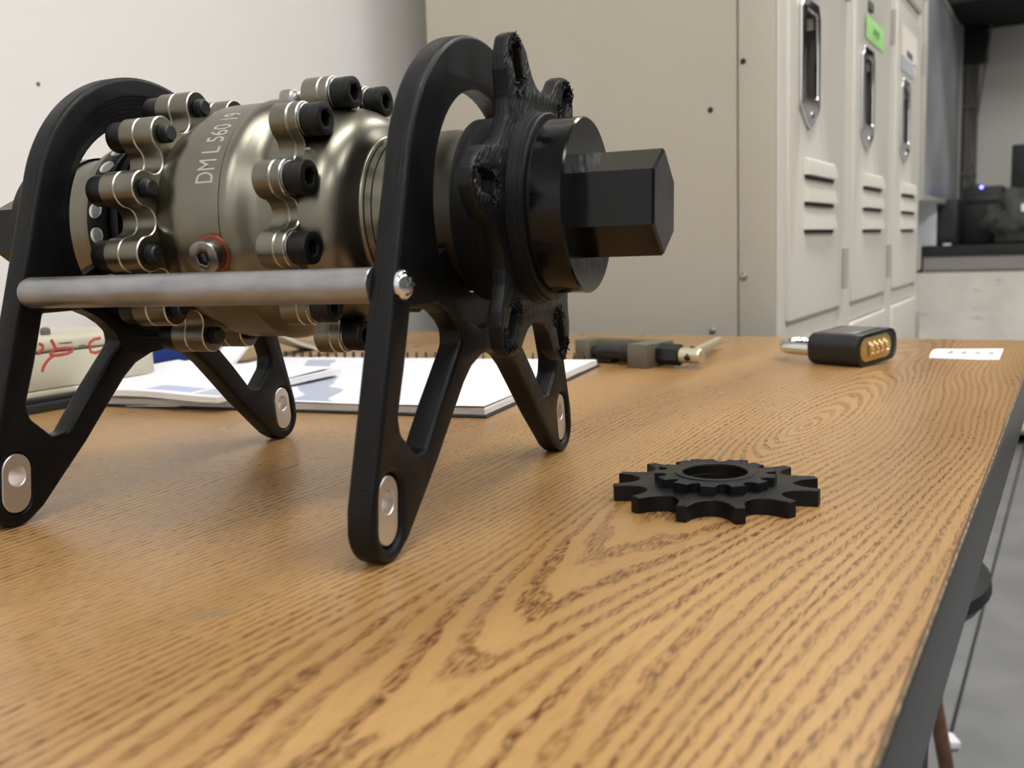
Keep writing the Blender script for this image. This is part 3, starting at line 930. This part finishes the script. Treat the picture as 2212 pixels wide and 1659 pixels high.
# ------------------------------------------------------------------ chain breaker tool
CA = math.radians(-11)
tool = thing('chain_breaker', 'olive-brown steel chain breaker clamp with a black screw and yellow tommy bar', 'tool', (-0.2646, 0.6417, TZ), CA)
cl = [(0, 0), (0, 0.037), (-0.074, 0.037), (-0.074, 0.012), (-0.060, 0.012), (-0.060, 0.027), (-0.017, 0.027), (-0.017, 0)]
link('clamp_frame', prism([fillet(cl, 0.0012, 2)], 0.0, 0.0175, 0.0006, 2), 'phos', tool, smooth=30)
ys_, zs_ = 0.0175, 0.0090
link('pressure_screw', lathe([(-0.062, 0.0030), (-0.056, 0.0050), (-0.050, 0.0058), (-0.034, 0.0058), (-0.032, 0.0068), (-0.018, 0.0068), (-0.016, 0.0058), (0.0, 0.0058)], 28, 'x', True, (0, ys_, zs_)), 'oilblack', tool)
link('cradle_block', box(-0.050, 0.021, 0.0065, 0.016, 0.012, 0.013, 0.0012), 'oilblack', tool)
hx_ = prism([[(0.0078*math.cos(PI/3*k+0.4)+ys_, 0.0078*math.sin(PI/3*k+0.4)+zs_) for k in range(6)]], -0.0005, 0.0180, 0.0006, 2, 'stand')
link('hex_sleeve', hx_, 'oilblack', tool, smooth=20)
pin = link('screw_end', lathe([(0.017, 0.0040), (0.0185, 0.0056), (0.0325, 0.0056), (0.0345, 0.0046), (0.0347, 0.0010)], 32, 'x', True, (0, ys_, zs_)), 'nickelpin', tool)
link('cross_hole', tube([(0.026, ys_-0.0060, zs_-0.0016), (0.026, ys_+0.0025, zs_+0.0050)], 0.0024, 12), 'oilblack', pin)
link('tommy_bar', tube([(0.0262, ys_+0.0012, zs_+0.0012), (-0.016, 0.131, 0.0072)], 0.0036, 16), 'nickelpin', tool)

# ------------------------------------------------------------------ paper strip stuck near the far corner
bm = bmesh.new()
q = [(-0.0908, 0.748), (-0.0944, 0.790), (-0.0940, 0.8065), (-0.0470, 0.8177), (-0.0455, 0.747), (-0.058, 0.7445)]
lo_ = [bm.verts.new((x+0.07, y-0.78, 0.0001)) for x, y in q]
hi_ = [bm.verts.new((x+0.07, y-0.78, 0.0005)) for x, y in q]
bm.faces.new(hi_[::-1]); bm.faces.new(lo_)
for i in range(len(q)):
    j = (i+1) % len(q)
    bm.faces.new((lo_[i], lo_[j], hi_[j], hi_[i]))
bmesh.ops.recalc_face_normals(bm, faces=bm.faces)
strip = tag(link('paper_strip', from_bm(bm), 'paper', None, loc=(-0.07, 0.78, TZ), smooth=None), 'small torn white paper strip with four grey marks near the far table corner', 'paper')
rj = random.Random(3)
for i, xx_ in enumerate((-0.080, -0.071, -0.062, -0.053)):
    bm = bmesh.new()
    for k in range(3):
        bm_tube(bm, [(xx_+0.07-0.002+0.0016*k, 0.0-0.004, 0.00052), (xx_+0.07+0.0005*k-0.001+rj.uniform(0, .001), 0.012, 0.00052)], 0.00035, 5)
    link('print_mark', from_bm(bm), 'paleink', strip, smooth=None)

# ------------------------------------------------------------------ spiral notebook and papers
NA = math.radians(9.2)
nbk = thing('spiral_notebook', 'open spiral notebook with white pages lying flat behind the stand', 'notebook', (-0.27, 0.4287, TZ), NA)
NW, ND = 0.279, 0.222
link('back_cover', box(-NW/2, ND/2, 0.0006, NW+0.003, ND, 0.0012, 0.0003, 1), 'cardblack', nbk, smooth=None)
pg = box(-NW/2, ND/2-0.001, 0.0032, NW, ND-0.006, 0.0040, 0.0004, 1)
link('page_block', pg, 'paper_edge', nbk, smooth=None)
bm = bmesh.new()
gx, gy = 24, 12
vv = []
for i in range(gx+1):
    row = []
    for j in range(gy+1):
        x = -NW + NW*i/gx; y = 0.001 + (ND-0.007)*j/gy
        z = 0.0055 + 0.0004*math.sin(i*0.9)*math.sin(j*0.5) + 0.0008*(1-min(1, j/4))*abs(math.sin(i*0.16+0.4))
        row.append(bm.verts.new((x, y, z)))
    vv.append(row)
for i in range(gx):
    for j in range(gy):
        bm.faces.new((vv[i][j], vv[i+1][j], vv[i+1][j+1], vv[i][j+1]))
r_ = bmesh.ops.extrude_face_region(bm, geom=bm.faces[:])
bmesh.ops.translate(bm, verts=[v for v in r_['geom'] if isinstance(v, bmesh.types.BMVert)], vec=(0, 0, 0.00025))
bmesh.ops.recalc_face_normals(bm, faces=bm.faces)
link('top_page', from_bm(bm), 'print', nbk)
pts = []
nco = 33
for i in range(nco*14+1):
    t = i/14
    pts.append((-NW+0.004 + (NW-0.008)*t/nco, ND-0.0008+0.0042*math.cos(2*PI*t), 0.0052+0.0046*math.sin(2*PI*t)))
link('spiral_wire', tube(pts, 0.00062, 6), 'wire', nbk)

def slab_strip(edge, back, th, n_back=1):
    """curved sheet stack: an edge polyline swept backwards, with thickness"""
    bm = bmesh.new()
    rows = []
    for k in range(n_back+1):
        f = k/n_back
        lo_, hi_ = [], []
        for i, p in enumerate(edge):
            b = back(i, f)
            lo_.append(bm.verts.new((p[0]+b[0], p[1]+b[1], p[2]+b[2])))
            hi_.append(bm.verts.new((p[0]+b[0], p[1]+b[1], p[2]+b[2]+th)))
        rows.append((lo_, hi_))
    n = len(edge)
    for (l0, h0), (l1, h1) in zip(rows, rows[1:]):
        for i in range(n-1):
            bm.faces.new((h0[i], h0[i+1], h1[i+1], h1[i])); bm.faces.new((l0[i], l1[i], l1[i+1], l0[i+1]))
        bm.faces.new((l0[0], h0[0], h1[0], l1[0])); bm.faces.new((l0[-1], l1[-1], h1[-1], h0[-1]))
    for (l_, h_), fl_ in ((rows[0], 1), (rows[-1], -1)):
        for i in range(n-1):
            f = (l_[i], l_[i+1], h_[i+1], h_[i])
            bm.faces.new(f if fl_ > 0 else f[::-1])
    bmesh.ops.recalc_face_normals(bm, faces=bm.faces)
    return from_bm(bm)

# printed booklet lying across the notebook's left end
BA = math.radians(4)
bk = thing('printed_booklet', 'thick white printed booklet lying across the left end of the notebook', 'booklet', (-0.440, 0.3900, TZ+0.0062), BA)
ed = [(-0.118+0.0145*i, 0.0, 0.0018*math.sin(i*0.35)**2 + 0.0045*max(0, (3-i)/3)**2) for i in range(10)]
link('cover_page', slab_strip([(p[0], p[1]+0.0003, p[2]+0.0032) for p in ed], lambda i, f: (0, 0.12*f, 0.0015*math.sin(f*2)), 0.0003, 6), 'print2', bk)
link('page_stack', slab_strip(ed, lambda i, f: (0, 0.12*f, 0.0015*math.sin(f*2)), 0.0031, 6), 'paper_edge', bk)
link('lifted_page', slab_strip([(p[0]-0.002, p[1]+0.030+0.0012*i, p[2]+0.0034+0.0001*i) for i, p in enumerate(ed)], lambda i, f: (-0.002*f, 0.075*f, 0.0022*math.sin(f*1.5)), 0.0004, 6), 'paper', bk)
# loose sheet in front, peeking out under the stand
sh_ = slab_strip([(-0.10+0.02*i, 0.0, 0.0008+0.0006*math.sin(i)) for i in range(8)], lambda i, f: (0.0, 0.06*f, 0.0), 0.0003, 2)
tag(link('loose_sheet', sh_, 'paper', None, loc=(-0.505, 0.3905, TZ+0.0004), rot=(0, 0, math.radians(6)), smooth=None), 'loose white sheet sticking out from under the printed booklet', 'paper')
# curled document rising behind the booklet
ce = [(-0.5627, 0.5099, 0.0100), (-0.5668, 0.5254, 0.0060), (-0.5721, 0.5454, 0.0100), (-0.5774, 0.5652, 0.0201), (-0.5824, 0.5837, 0.0254), (-0.5900, 0.6121, 0.0250), (-0.5982, 0.6430, 0.0150), (-0.6095, 0.6851, 0.0035)]
cd = thing('curled_document', 'curled white document arching up behind the notebook beside the blue binder', 'document', (-0.60, 0.60, TZ))
fine = []
for i in range(len(ce)-1):                  # smooth the arch
    p0, p1, p2, p3 = ce[max(i-1, 0)], ce[i], ce[i+1], ce[min(i+2, len(ce)-1)]
    for k in range(4):
        t = k/4
        fine.append(tuple(0.5*((2*p1[a])+(-p0[a]+p2[a])*t+(2*p0[a]-5*p1[a]+4*p2[a]-p3[a])*t*t+(-p0[a]+3*p1[a]-3*p2[a]+p3[a])*t**3) for a in range(3)))
fine.append(ce[-1])
ce = [(a+0.60, b-0.60, c) for a, b, c in fine]
bkf = lambda i, f: (-0.022*f, -0.002*f, 0.001*f)
link('page_stack', slab_strip([(a, b, c-0.0028) for a, b, c in ce], bkf, 0.0026, 4), 'paper_edge', cd)
link('front_page', slab_strip(ce, bkf, 0.0003, 4), 'paper', cd)
link('navy_block', slab_strip([(a-0.001, b, c+0.0004) for a, b, c in ce[21:28]], lambda i, f: (-0.016*f, -0.004*f, 0.0007*f), 0.0002, 2), 'navy', cd)
# shaded tabletop beneath it, put into the colour of a flat brown sheet
tag(link('shaded_table_sheet', box(0, 0, 0.0010, 0.105, 0.17, 0.0020, 0.0005, 1), 'tan', None, loc=(-0.640, 0.680, TZ), rot=(0, 0, math.radians(9))), 'flat brown sheet coloured as the shaded tabletop under the curled document', 'painted shade')
# blue binder
bd = thing('blue_binder', 'blue plastic binder standing on edge behind the cream instrument case', 'binder', (-0.640, 0.585, TZ), math.radians(-2))
link('cover', box(-0.0015, -0.036, 0.0225, 0.003, 0.072, 0.045, 0.0008), 'blue', bd)
link('cover', box(-0.0285, -0.036, 0.0225, 0.003, 0.072, 0.045, 0.0008), 'blue', bd)
link('spine', box(-0.015, -0.0705, 0.0225, 0.024, 0.003, 0.045, 0.0008), 'blue', bd)
link('pages', box(-0.015, -0.036, 0.0225, 0.022, 0.066, 0.041), 'paper_edge', bd, smooth=None)

# ------------------------------------------------------------------ cream instrument case with red marker
ic = thing('instrument_case', 'worn cream plastic case with red marker writing beside the white wall', 'case', (-0.5445, 0.36, TZ))
r_c = fillet([(-0.085, -0.10), (0, -0.10), (0, 0.0915), (-0.085, 0.0915)], [0.004, 0.004, 0.014, 0.014], 6)
link('lower_shell', prism([r_c], 0.0090, 0.0128, 0.0008, 2), 'beigebox', ic)
def shrink(p, d): return [(x-d if x > -0.04 else x+d, y-d if y > 0 else y+d) for x, y in p]
link('seam', prism([shrink(r_c, 0.0007)], 0.0126, 0.0134, 0), 'seam', ic)
link('upper_shell', prism([r_c], 0.0132, 0.0352, 0.0008, 2), 'beigebox', ic)
link('seam', prism([shrink(r_c, 0.0006)], 0.0350, 0.0358, 0), 'seam', ic)
link('lid', prism([r_c], 0.0356, 0.0440, 0.0030, 4), 'beigebox', ic)
link('rubber_base', prism([fillet([(-0.080, -0.10), (0.0040, -0.10), (0.0040, 0.050), (-0.080, 0.050)], 0.004, 3)], 0.0, 0.0060, 0.0010, 2), 'rubber', ic)
link('rubber_lip', prism([fillet([(-0.080, -0.10), (0.0020, -0.10), (0.0020, 0.048), (-0.080, 0.048)], 0.004, 3)], 0.0058, 0.0092, 0.0010, 2), 'rubber', ic)
link('latch_knob', lathe([(0.0438, 0.0030), (0.0470, 0.0032), (0.0485, 0.0024), (0.0490, 0.0008)], 20, 'z', True, (-0.034, 0.029, 0)), 'ink', ic)
strokes = [[(0.3612, 0.0418), (0.3635, 0.0405), (0.3636, 0.0388), (0.3619, 0.0367), (0.3599, 0.0358)],
           [(0.3695, 0.0435), (0.3705, 0.0415), (0.3717, 0.0385), (0.3728, 0.0366)],
           [(0.3679, 0.0349), (0.3712, 0.0371), (0.3783, 0.0372), (0.3834, 0.0367), (0.3835, 0.0349), (0.3795, 0.0336), (0.3731, 0.0334), (0.3683, 0.0337), (0.3679, 0.0349)],
           [(0.3702, 0.0335), (0.3666, 0.0316), (0.3641, 0.0293), (0.3623, 0.0267), (0.3614, 0.0245)],
           [(0.4044, 0.0410), (0.3995, 0.0406), (0.3963, 0.0389), (0.3956, 0.0360), (0.3963, 0.0329), (0.3996, 0.0319), (0.4060, 0.0331)]]
for st in strokes:
    me = tube([(0, a-0.36, b) for a, b in st], [0.0010]*len(st), 8)
    me.transform(Matrix.Diagonal((0.28, 1, 1, 1)))
    link('marker_stroke', me, 'redink', ic)
for st in ([(0.3748, 0.0405), (0.3802, 0.0402), (0.3838, 0.0404)], [(0.3881, 0.0373), (0.3914, 0.0376), (0.3937, 0.0370)]):
    me = tube([(0, a-0.36, b) for a, b in st], [0.0004, 0.0006, 0.0004], 6)
    me.transform(Matrix.Diagonal((0.3, 1, 1, 1)))
    link('scuff_mark', me, 'seam', ic)
# grey box at the foot of the white wall
gb = thing('wall_box', 'plain grey box on the white wall behind the cream case', 'electrical box', (-0.78, 0.585, TZ+0.028))
link('body', box(0.012, 0.045, 0.006, 0.024, 0.10, 0.062, 0.003), 'greybox', gb)
link('front_slab', box(0.025, 0.045, 0.006, 0.002, 0.104, 0.066, 0.0008), 'greybox', gb)
# specks on the wall
for (y, z) in ((0.5415, 0.2432),):
    tag(link('wall_nail_hole', lathe([(-0.7805, 0.0020), (-0.7796, 0.0018), (-0.7795, 0.0005)], 10, 'x', True, (0, y, TZ+z)), 'ink', None), 'tiny grey nail hole in the white wall above the stand', 'nail hole')

# ------------------------------------------------------------------ lockers
LX0, LX1 = -0.672, -0.26
PITCH = 0.325
def Zr(z): return TZ + z
door_parts = None
def locker_door(parent, y0, z0, kind):
    """a louvred locker door, origin at its lower near corner, face at local x = 0"""
    W, Hh = 0.261, 0.445
    d = thing('door', None, None, (0, y0, z0))
    d.parent = parent
    return d
def door_mesh():
    W, Hh = 0.261, 0.445
    rect = fillet([(0, 0), (W, 0), (W, Hh), (0, Hh)], 0.003, 3)
    hole = fillet([(0.047, 0.232), (0.108, 0.232), (0.108, 0.292), (0.104, 0.322), (0.047, 0.322)], [0.004, 0.004, 0.012, 0.006, 0.006], 3)
    return prism([rect, hole], -0.016, 0.0, 0.0016, 2, 'stand')
dm = door_mesh()
fr_out = fillet([(0.037, 0.222), (0.080, 0.2025), (0.093, 0.2025), (0.132, 0.222), (0.132, 0.318), (0.122, 0.333), (0.047, 0.333), (0.037, 0.322)], [0.008, 0.006, 0.006, 0.008, 0.01, 0.006, 0.006, 0.006], 3)
fr_out = [(y*0.83+0.004, z) for y, z in fr_out]
fr_in = fillet([(0.050, 0.234), (0.105, 0.234), (0.105, 0.292), (0.101, 0.320), (0.050, 0.320)], [0.004, 0.004, 0.012, 0.006, 0.006], 3)
frame_me = prism([fr_out, fr_in], -0.001, 0.0045, 0.0018, 3, 'stand')
bm = bmesh.new()
bm_box(bm, -0.034, 0.0775, 0.277, 0.004, 0.070, 0.098)
for (a, b, sy, sz) in ((0.0484, 0.277, 0.0020, 0.088), (0.1068, 0.277, 0.0020, 0.088), (0.0775, 0.2332, 0.060, 0.0020), (0.0775, 0.3210, 0.060, 0.0020)):
    bm_box(bm, -0.0165, a, b, 0.036, sy, sz)
cup_me = from_bm(bm)
latch_me = box(-0.012, 0.056, 0.300, 0.016, 0.010, 0.030, 0.003)
stud_me = lathe([(0.0, 0.0045), (0.0055, 0.0042), (0.0068, 0.0022), (0.0071, 0.0006)], 14, 'x', True, (0, 0.0760, 0.2150))
bm = bmesh.new()                             # louvre: hood that swells towards its lower lip
pr = [(0.0, 0.0195), (0.0030, 0.0170), (0.0058, 0.0080), (0.0066, 0.0010), (0.0, 0.0010)]
ra, rb_ = [], []
for (x, z) in pr:
    ra.append(bm.verts.new((x, 0.006 if x > 0 else 0.0, z))); rb_.append(bm.verts.new((x, 0.1415 if x > 0 else 0.1475, z)))
for i in range(len(pr)-1):
    bm.faces.new((ra[i], ra[i+1], rb_[i+1], rb_[i]))
bm.faces.new(ra[::-1]); bm.faces.new(rb_)
bmesh.ops.recalc_face_normals(bm, faces=bm.faces)
louvre_me = from_bm(bm)
slot_me = box(0.0003, 0.0738, -0.0012, 0.0008, 0.1400, 0.0034)
bm = bmesh.new()
bm_lathe(bm, [(0.0, 0.0042), (0.0502, 0.0042)], 12, 'z', True, (0.002, 0.2625, 0))
for z in (0.0125, 0.025, 0.0375):
    bm_lathe(bm, [(z-0.0006, 0.0047), (z+0.0006, 0.0047)], 12, 'z', True, (0.002, 0.2625, 0))
hinge_me = from_bm(bm)
num_me = box(0.0016, 0.090, 0.3900, 0.0030, 0.030, 0.012, 0.001)
def fill_door(d):
    link('leaf', dm, 'lockdoor', d, smooth=30)
    link('pull_frame', frame_me, 'chrome', d, smooth=30)
    link('pull_recess', cup_me, 'cup', d, smooth=None)
    link('latch', latch_me, 'lockdoor', d)
    link('frame_stud', stud_me, 'chrome', d)
    for z in (0.094, 0.1235, 0.152):
        link('louvre', louvre_me, 'lockdoor', d, loc=(0, 0.0585, z), smooth=25)
        link('louvre_slot', slot_me, 'slot', d, loc=(0, 0.0585, z), smooth=None)
    for z in (0.021, 0.368):
        link('hinge', hinge_me, 'hinge', d, loc=(0, 0, z))
lock_names = ['beige steel locker column nearest the table, its end panel facing the table',
              'beige steel locker column in the middle, with a green note on its door',
              'beige steel locker column farthest from the table, with a cream label on its door']
proto = None
for i in range(3):
    y0 = 0.976 + (0.0 if i == 0 else 0.02+PITCH*i)
    yd = 1.0050 + PITCH*i
    lk = thing('locker', lock_names[i], 'locker', (LX1, yd, 0), 0, 'beige lockers')
    ya, yb = (0.978-yd if i == 0 else -0.031), 0.261+0.0330 - (0.002 if i < 2 else 0.010)
    zc = 0.90
    bm = bmesh.new()                         # carcass: sides, back, top, bottom, face frame
    dX_ = LX0-LX1
    bm_box(bm, dX_/2-0.008, ya+0.001+0.0006, 0.90, -dX_-0.018, 0.0022, 1.78)
    bm_box(bm, dX_/2-0.008, yb-0.0012, 0.90, -dX_-0.018, 0.0022, 1.78)
    bm_box(bm, dX_+0.003, (ya+yb)/2, 0.90, 0.003, yb-ya-0.004, 1.78)
    for z in (0.03, 0.270, 0.7390, 1.2110, 1.785):
        bm_box(bm, dX_/2-0.008, (ya+yb)/2, z, -dX_-0.020, yb-ya-0.006, 0.003)
    link('carcass', from_bm(bm), 'lockside', lk, smooth=None)
    bm = bmesh.new()
    y1, y2 = 0.0015, 0.2595
    bm_box(bm, -0.0085, (ya+y1)/2, 0.90, 0.017, y1-ya, 1.80, 0.0015, 2)
    bm_box(bm, -0.0085, (y2+yb)/2, 0.90, 0.017, yb-y2, 1.80, 0.0015, 2)
    for z, hz in ((0.0125, 0.025), (0.2660, 0.0260), (0.7390, 0.0250), (1.2110, 0.0250), (1.7300, 0.1400)):
        bm_box(bm, -0.0095, (y1+y2)/2, z, 0.013, y2-y1, hz, 0.001, 1)
    link('face_frame', from_bm(bm), 'lockdoor', lk, smooth=30)
    for j, z0 in enumerate((0.2800, 0.7530, 1.2250)):
        d = thing('door', None, None, (0.0035, 0, z0)); d.parent = lk
        if j == 0: d.scale = (1, 1, 1)
        fill_door(d)
        if i == 1 and j == 1:
            link('number_plate', num_me, 'ink', d)
    if i == 0:                               # near end: wide end panel, narrow corner flange, rivets
        ep = link('end_panel', box(-0.2265, ya-0.0016, 0.90, 0.371, 0.0030, 1.80, 0.0008, 1), 'lockside', lk, smooth=None)
        cf_ = link('corner_flange', box(-0.0205, ya-0.0030, 0.90, 0.0380, 0.0044, 1.80, 0.0018, 2), 'lockside', lk)
        for (X, z, k) in ((-0.2943, 0.2634, 0), (-0.3287, 0.2205, 0), (-0.2943, 0.0520, 1), (-0.3278, -0.0035, 1)):
            yo = ya-0.0052 if X > -0.3 else ya-0.0031
            if k == 0:
                link('rivet_hole', lathe([(yo-0.0003, 0.0008), (yo-0.0004, 0.0028), (yo+0.0003, 0.0031)], 16, 'y', True, (X-LX1, 0, TZ+z)), 'rivet', lk)
            else:
                link('panel_screw', lathe([(yo-0.0028, 0.0008), (yo-0.0024, 0.0025), (yo, 0.0040)], 18, 'y', True, (X-LX1, 0, TZ+z)), 'screw', lk)
# notes on the doors
gn = tag(link('sticky_note', slab_strip([(0, 0.0336*i, 0) for i in range(5)], lambda i, f: (0.0006+0.002*f*(1-f), 0, 0.0305*f), 0.0003, 4), 'green', None, loc=(-0.2560, 1.389, TZ+0.3490), smooth=None),
         'green sticky note on the middle locker door', 'note')
bm = bmesh.new()
for k in range(4):
    bm_tube(bm, [(0.0022, 0.045+0.012*k, 0.010), (0.0022, 0.050+0.012*k, 0.021), (0.0022, 0.055+0.012*k, 0.012)], 0.0006, 5)
link('pencil_scribble', from_bm(bm), 'greenink', gn, smooth=None)
cn = tag(link('name_label', box(0, 0, 0, 0.0006, 0.165, 0.048), 'cream', None, loc=(-0.2558, 1.770, TZ+0.3955), smooth=None), 'cream paper label with a small dark print on the far locker door', 'label')
link('print_block', box(0.0004, 0.0, -0.0145, 0.0004, 0.060, 0.010), 'ink', cn, smooth=None)
link('torn_flap', box(0.0, 0.060, -0.030, 0.0006, 0.026, 0.018), 'cream', cn, smooth=None)
link('tape', box(0.0002, -0.012, -0.035, 0.0004, 0.130, 0.022), 'tapeclear', cn, smooth=None)

# ------------------------------------------------------------------ far nook: desk, board, equipment
fd = thing('far_desk', 'long black-topped desk against the dim back wall', 'desk', (0.78, 4.595, 0))
link('desktop', box(0, 0, TZ+0.0185, 2.66, 0.80, 0.043, 0.003), 'desk', fd)
link('apron', box(0, -0.385, TZ-0.0300, 2.64, 0.02, 0.054), 'apron', fd, smooth=None)
link('front_panel', box(0, -0.375, 0.37, 2.64, 0.02, 0.64), 'apron', fd, smooth=None)
for s_ in (-1, 1):
    link('side_panel', box(s_*1.31, 0.0, 0.37, 0.02, 0.74, 0.74), 'desk', fd, smooth=None)
tag(link('drawing_sheet', box(0, 0, 0, 1.90, 0.002, 0.62), 'drawing', None, loc=(0.38, 4.203, 0.375), smooth=None), 'large off-white sheet with faint drawings covering the far desk front', 'poster')
for (x, w_) in ((-0.372, 0.018), (-0.340, 0.028)):
    tag(link('tape_scrap', box(0, 0, 0, w_, 0.001, 0.016), 'cream', None, loc=(x, 4.2035, 0.739), smooth=None), ('smaller' if w_ < 0.02 else 'wider') + ' scrap of yellowish tape on the far desk apron', 'tape')
bo = thing('notice_board', 'smudged grey board hanging along the side wall beyond the lockers', 'board', (-0.497, 4.28, 1.34))
link('panel', box(0.006, 0, 0, 0.012, 1.12, 0.75), 'board', bo, smooth=None)
for (y, z, sy, sz) in ((0, 0.375, 1.14, 0.02), (0, -0.375, 1.14, 0.02), (0.565, 0.012, 0.02, 0.794), (-0.565, 0, 0.02, 0.77)):
    link('frame_rail', box(0.009, y, z, 0.018, sy, sz, 0.003), 'hinge', bo)
pp = thing('corner_pipe', 'dark vertical pipe in the corner of the back wall', 'pipe', (-0.468, 4.955, 0))
link('pipe', lathe([(0.80, 0.020), (1.74, 0.020)], 20, 'z'), 'ink', pp)
link('pipe', lathe([(0.80, 0.011), (1.74, 0.011)], 16, 'z', True, (0.036, 0.0, 0)), 'ink', pp)
for z in (1.10, 1.40):
    link('clip', box(0.012, -0.004, z, 0.074, 0.044, 0.018, 0.003), 'ink', pp)
link('junction_block', box(0.02, -0.02, 1.66, 0.12, 0.08, 0.14, 0.006), 'darkceil', pp)
cb = [(-0.370, 4.86, 1.735), (-0.404, 4.85, 1.45), (-0.424, 4.82, 1.24), (-0.424, 4.78, 1.13), (-0.425, 4.70, 1.09), (-0.410, 4.66, 1.050), (-0.380, 4.60, 1.034), (-0.362, 4.58, 1.030)]
cv = []
for i in range(len(cb)-1):
    for k in range(6):
        f = k/6
        cv.append(tuple(cb[i][a]*(1-f)+cb[i+1][a]*f for a in range(3)))
cv.append(cb[-1])
tag(link('hanging_cable', tube(cv, 0.0042, 8), 'ink', None), 'thin dark cable hanging down to the black computer case', 'cable')
tag(link('white_panel', box(0, 0, 0.092, 0.100, 0.012, 0.184, 0.002), 'paper', None, loc=(-0.560, 4.34, TZ+0.040)), 'white panel standing on the far desk between the lockers and the black speaker', 'panel')
sp_ = thing('desktop_speaker', 'small black speaker on the far desk beside the side wall', 'speaker', (-0.472, 4.36, TZ+0.040))
link('cabinet', box(0, 0.05, 0.092, 0.085, 0.12, 0.184, 0.010, 3), 'blackbox', sp_)
link('cone', lathe([(-0.012, 0.030), (-0.0115, 0.026), (-0.006, 0.008)], 24, 'y', True, (0, 0, 0.055)), 'rubber', sp_)
link('cone', lathe([(-0.012, 0.018), (-0.0115, 0.015), (-0.008, 0.005)], 24, 'y', True, (0, 0, 0.125)), 'rubber', sp_)
pc = thing('computer_case', 'black computer case with a blue power light on the far desk', 'computer', (-0.356, 4.52, TZ+0.040))
link('case', box(0, 0.13, 0.118, 0.150, 0.28, 0.236, 0.008, 3), 'blackbox', pc)
link('power_light', lathe([(-0.014, 0.0045), (-0.011, 0.006), (0.0, 0.006)], 14, 'y', True, (-0.0062, 0, 0.2325)), 'led', pc)
link('drive_bay', box(0.0, -0.010, 0.180, 0.12, 0.006, 0.030, 0.002), 'rubber', pc)
mo = thing('monitor', 'black monitor at the end of the far desk beside the cloth', 'monitor', (-0.03, 4.62, TZ+0.040))
link('screen', box(0, 0, 0.262, 0.46, 0.03, 0.28, 0.006, 2), 'blackbox', mo)
link('stand_post', box(0, 0.02, 0.07, 0.05, 0.03, 0.14, 0.004), 'blackbox', mo)
link('foot', box(0, 0.0, 0.006, 0.22, 0.16, 0.012, 0.004), 'blackbox', mo)
bm = bmesh.new()
bmesh.ops.create_icosphere(bm, subdivisions=4, radius=1.0)
from mathutils import noise as mnoise
for v in bm.verts:
    p = v.co.copy()
    d = 1 + 0.45*mnoise.noise(p*1.7+Vector((3, 1, 7))) + 0.16*mnoise.noise(p*5.5)
    v.co = Vector((p.x*0.150*d, p.y*0.10*d, max(-0.0, 0.095 + p.z*0.115*d)))
bm.normal_update()
jk = thing('crumpled_jacket', 'crumpled grey-green jacket heaped on the far desk', 'jacket', (-0.178, 4.335, TZ+0.040))
link('cloth', from_bm(bm), 'cloth', jk, smooth=60)
link('white_patch', box(-0.012, -0.108, 0.135, 0.020, 0.006, 0.030, 0.002), 'paper', jk)
tag(link('paper_scrap', box(0, 0, 0.004, 0.030, 0.014, 0.008, 0.002), 'paper', None, loc=(-0.458, 4.24, TZ+0.040)), 'small white scrap on the far desk in front of the speaker', 'paper')

# ------------------------------------------------------------------ below the table edge
stl = thing('stool', 'round black stool tucked under the table edge', 'stool', (-0.1655, 0.735, 0))
link('seat', lathe([(0.570, 0.090), (0.572, 0.106), (0.577, 0.116), (0.585, 0.1215), (0.593, 0.1205), (0.599, 0.112), (0.602, 0.098), (0.603, 0.06)], 48, 'z'), 'stool', stl)
link('pedestal', lathe([(0.06, 0.060), (0.10, 0.082), (0.50, 0.082), (0.568, 0.070)], 40, 'z'), 'stool', stl)
link('foot_ring', lathe([(0.0, 0.115), (0.012, 0.125), (0.03, 0.11), (0.06, 0.05)], 40, 'z'), 'steel_leg', stl)
st_ = thing('wooden_stick', 'reddish brown wooden stick leaning below the table edge near the stool', 'stick', (-0.109, 1.35, 0))
link('shaft', tube([(0, 0, 0.008), (-0.025, -0.10, 0.25), (-0.055, -0.22, 0.55)], [0.010, 0.0095, 0.009], 12), 'brownwood', st_)
tag(link('paper_scrap', box(0, 0, 0.010, 0.018, 0.030, 0.014, 0.003), 'paper', None, loc=(-0.152, 1.640, 0.003), rot=(0.1, 0.05, 0.6)), 'white crumpled paper scrap on the grey floor below the table edge', 'paper')
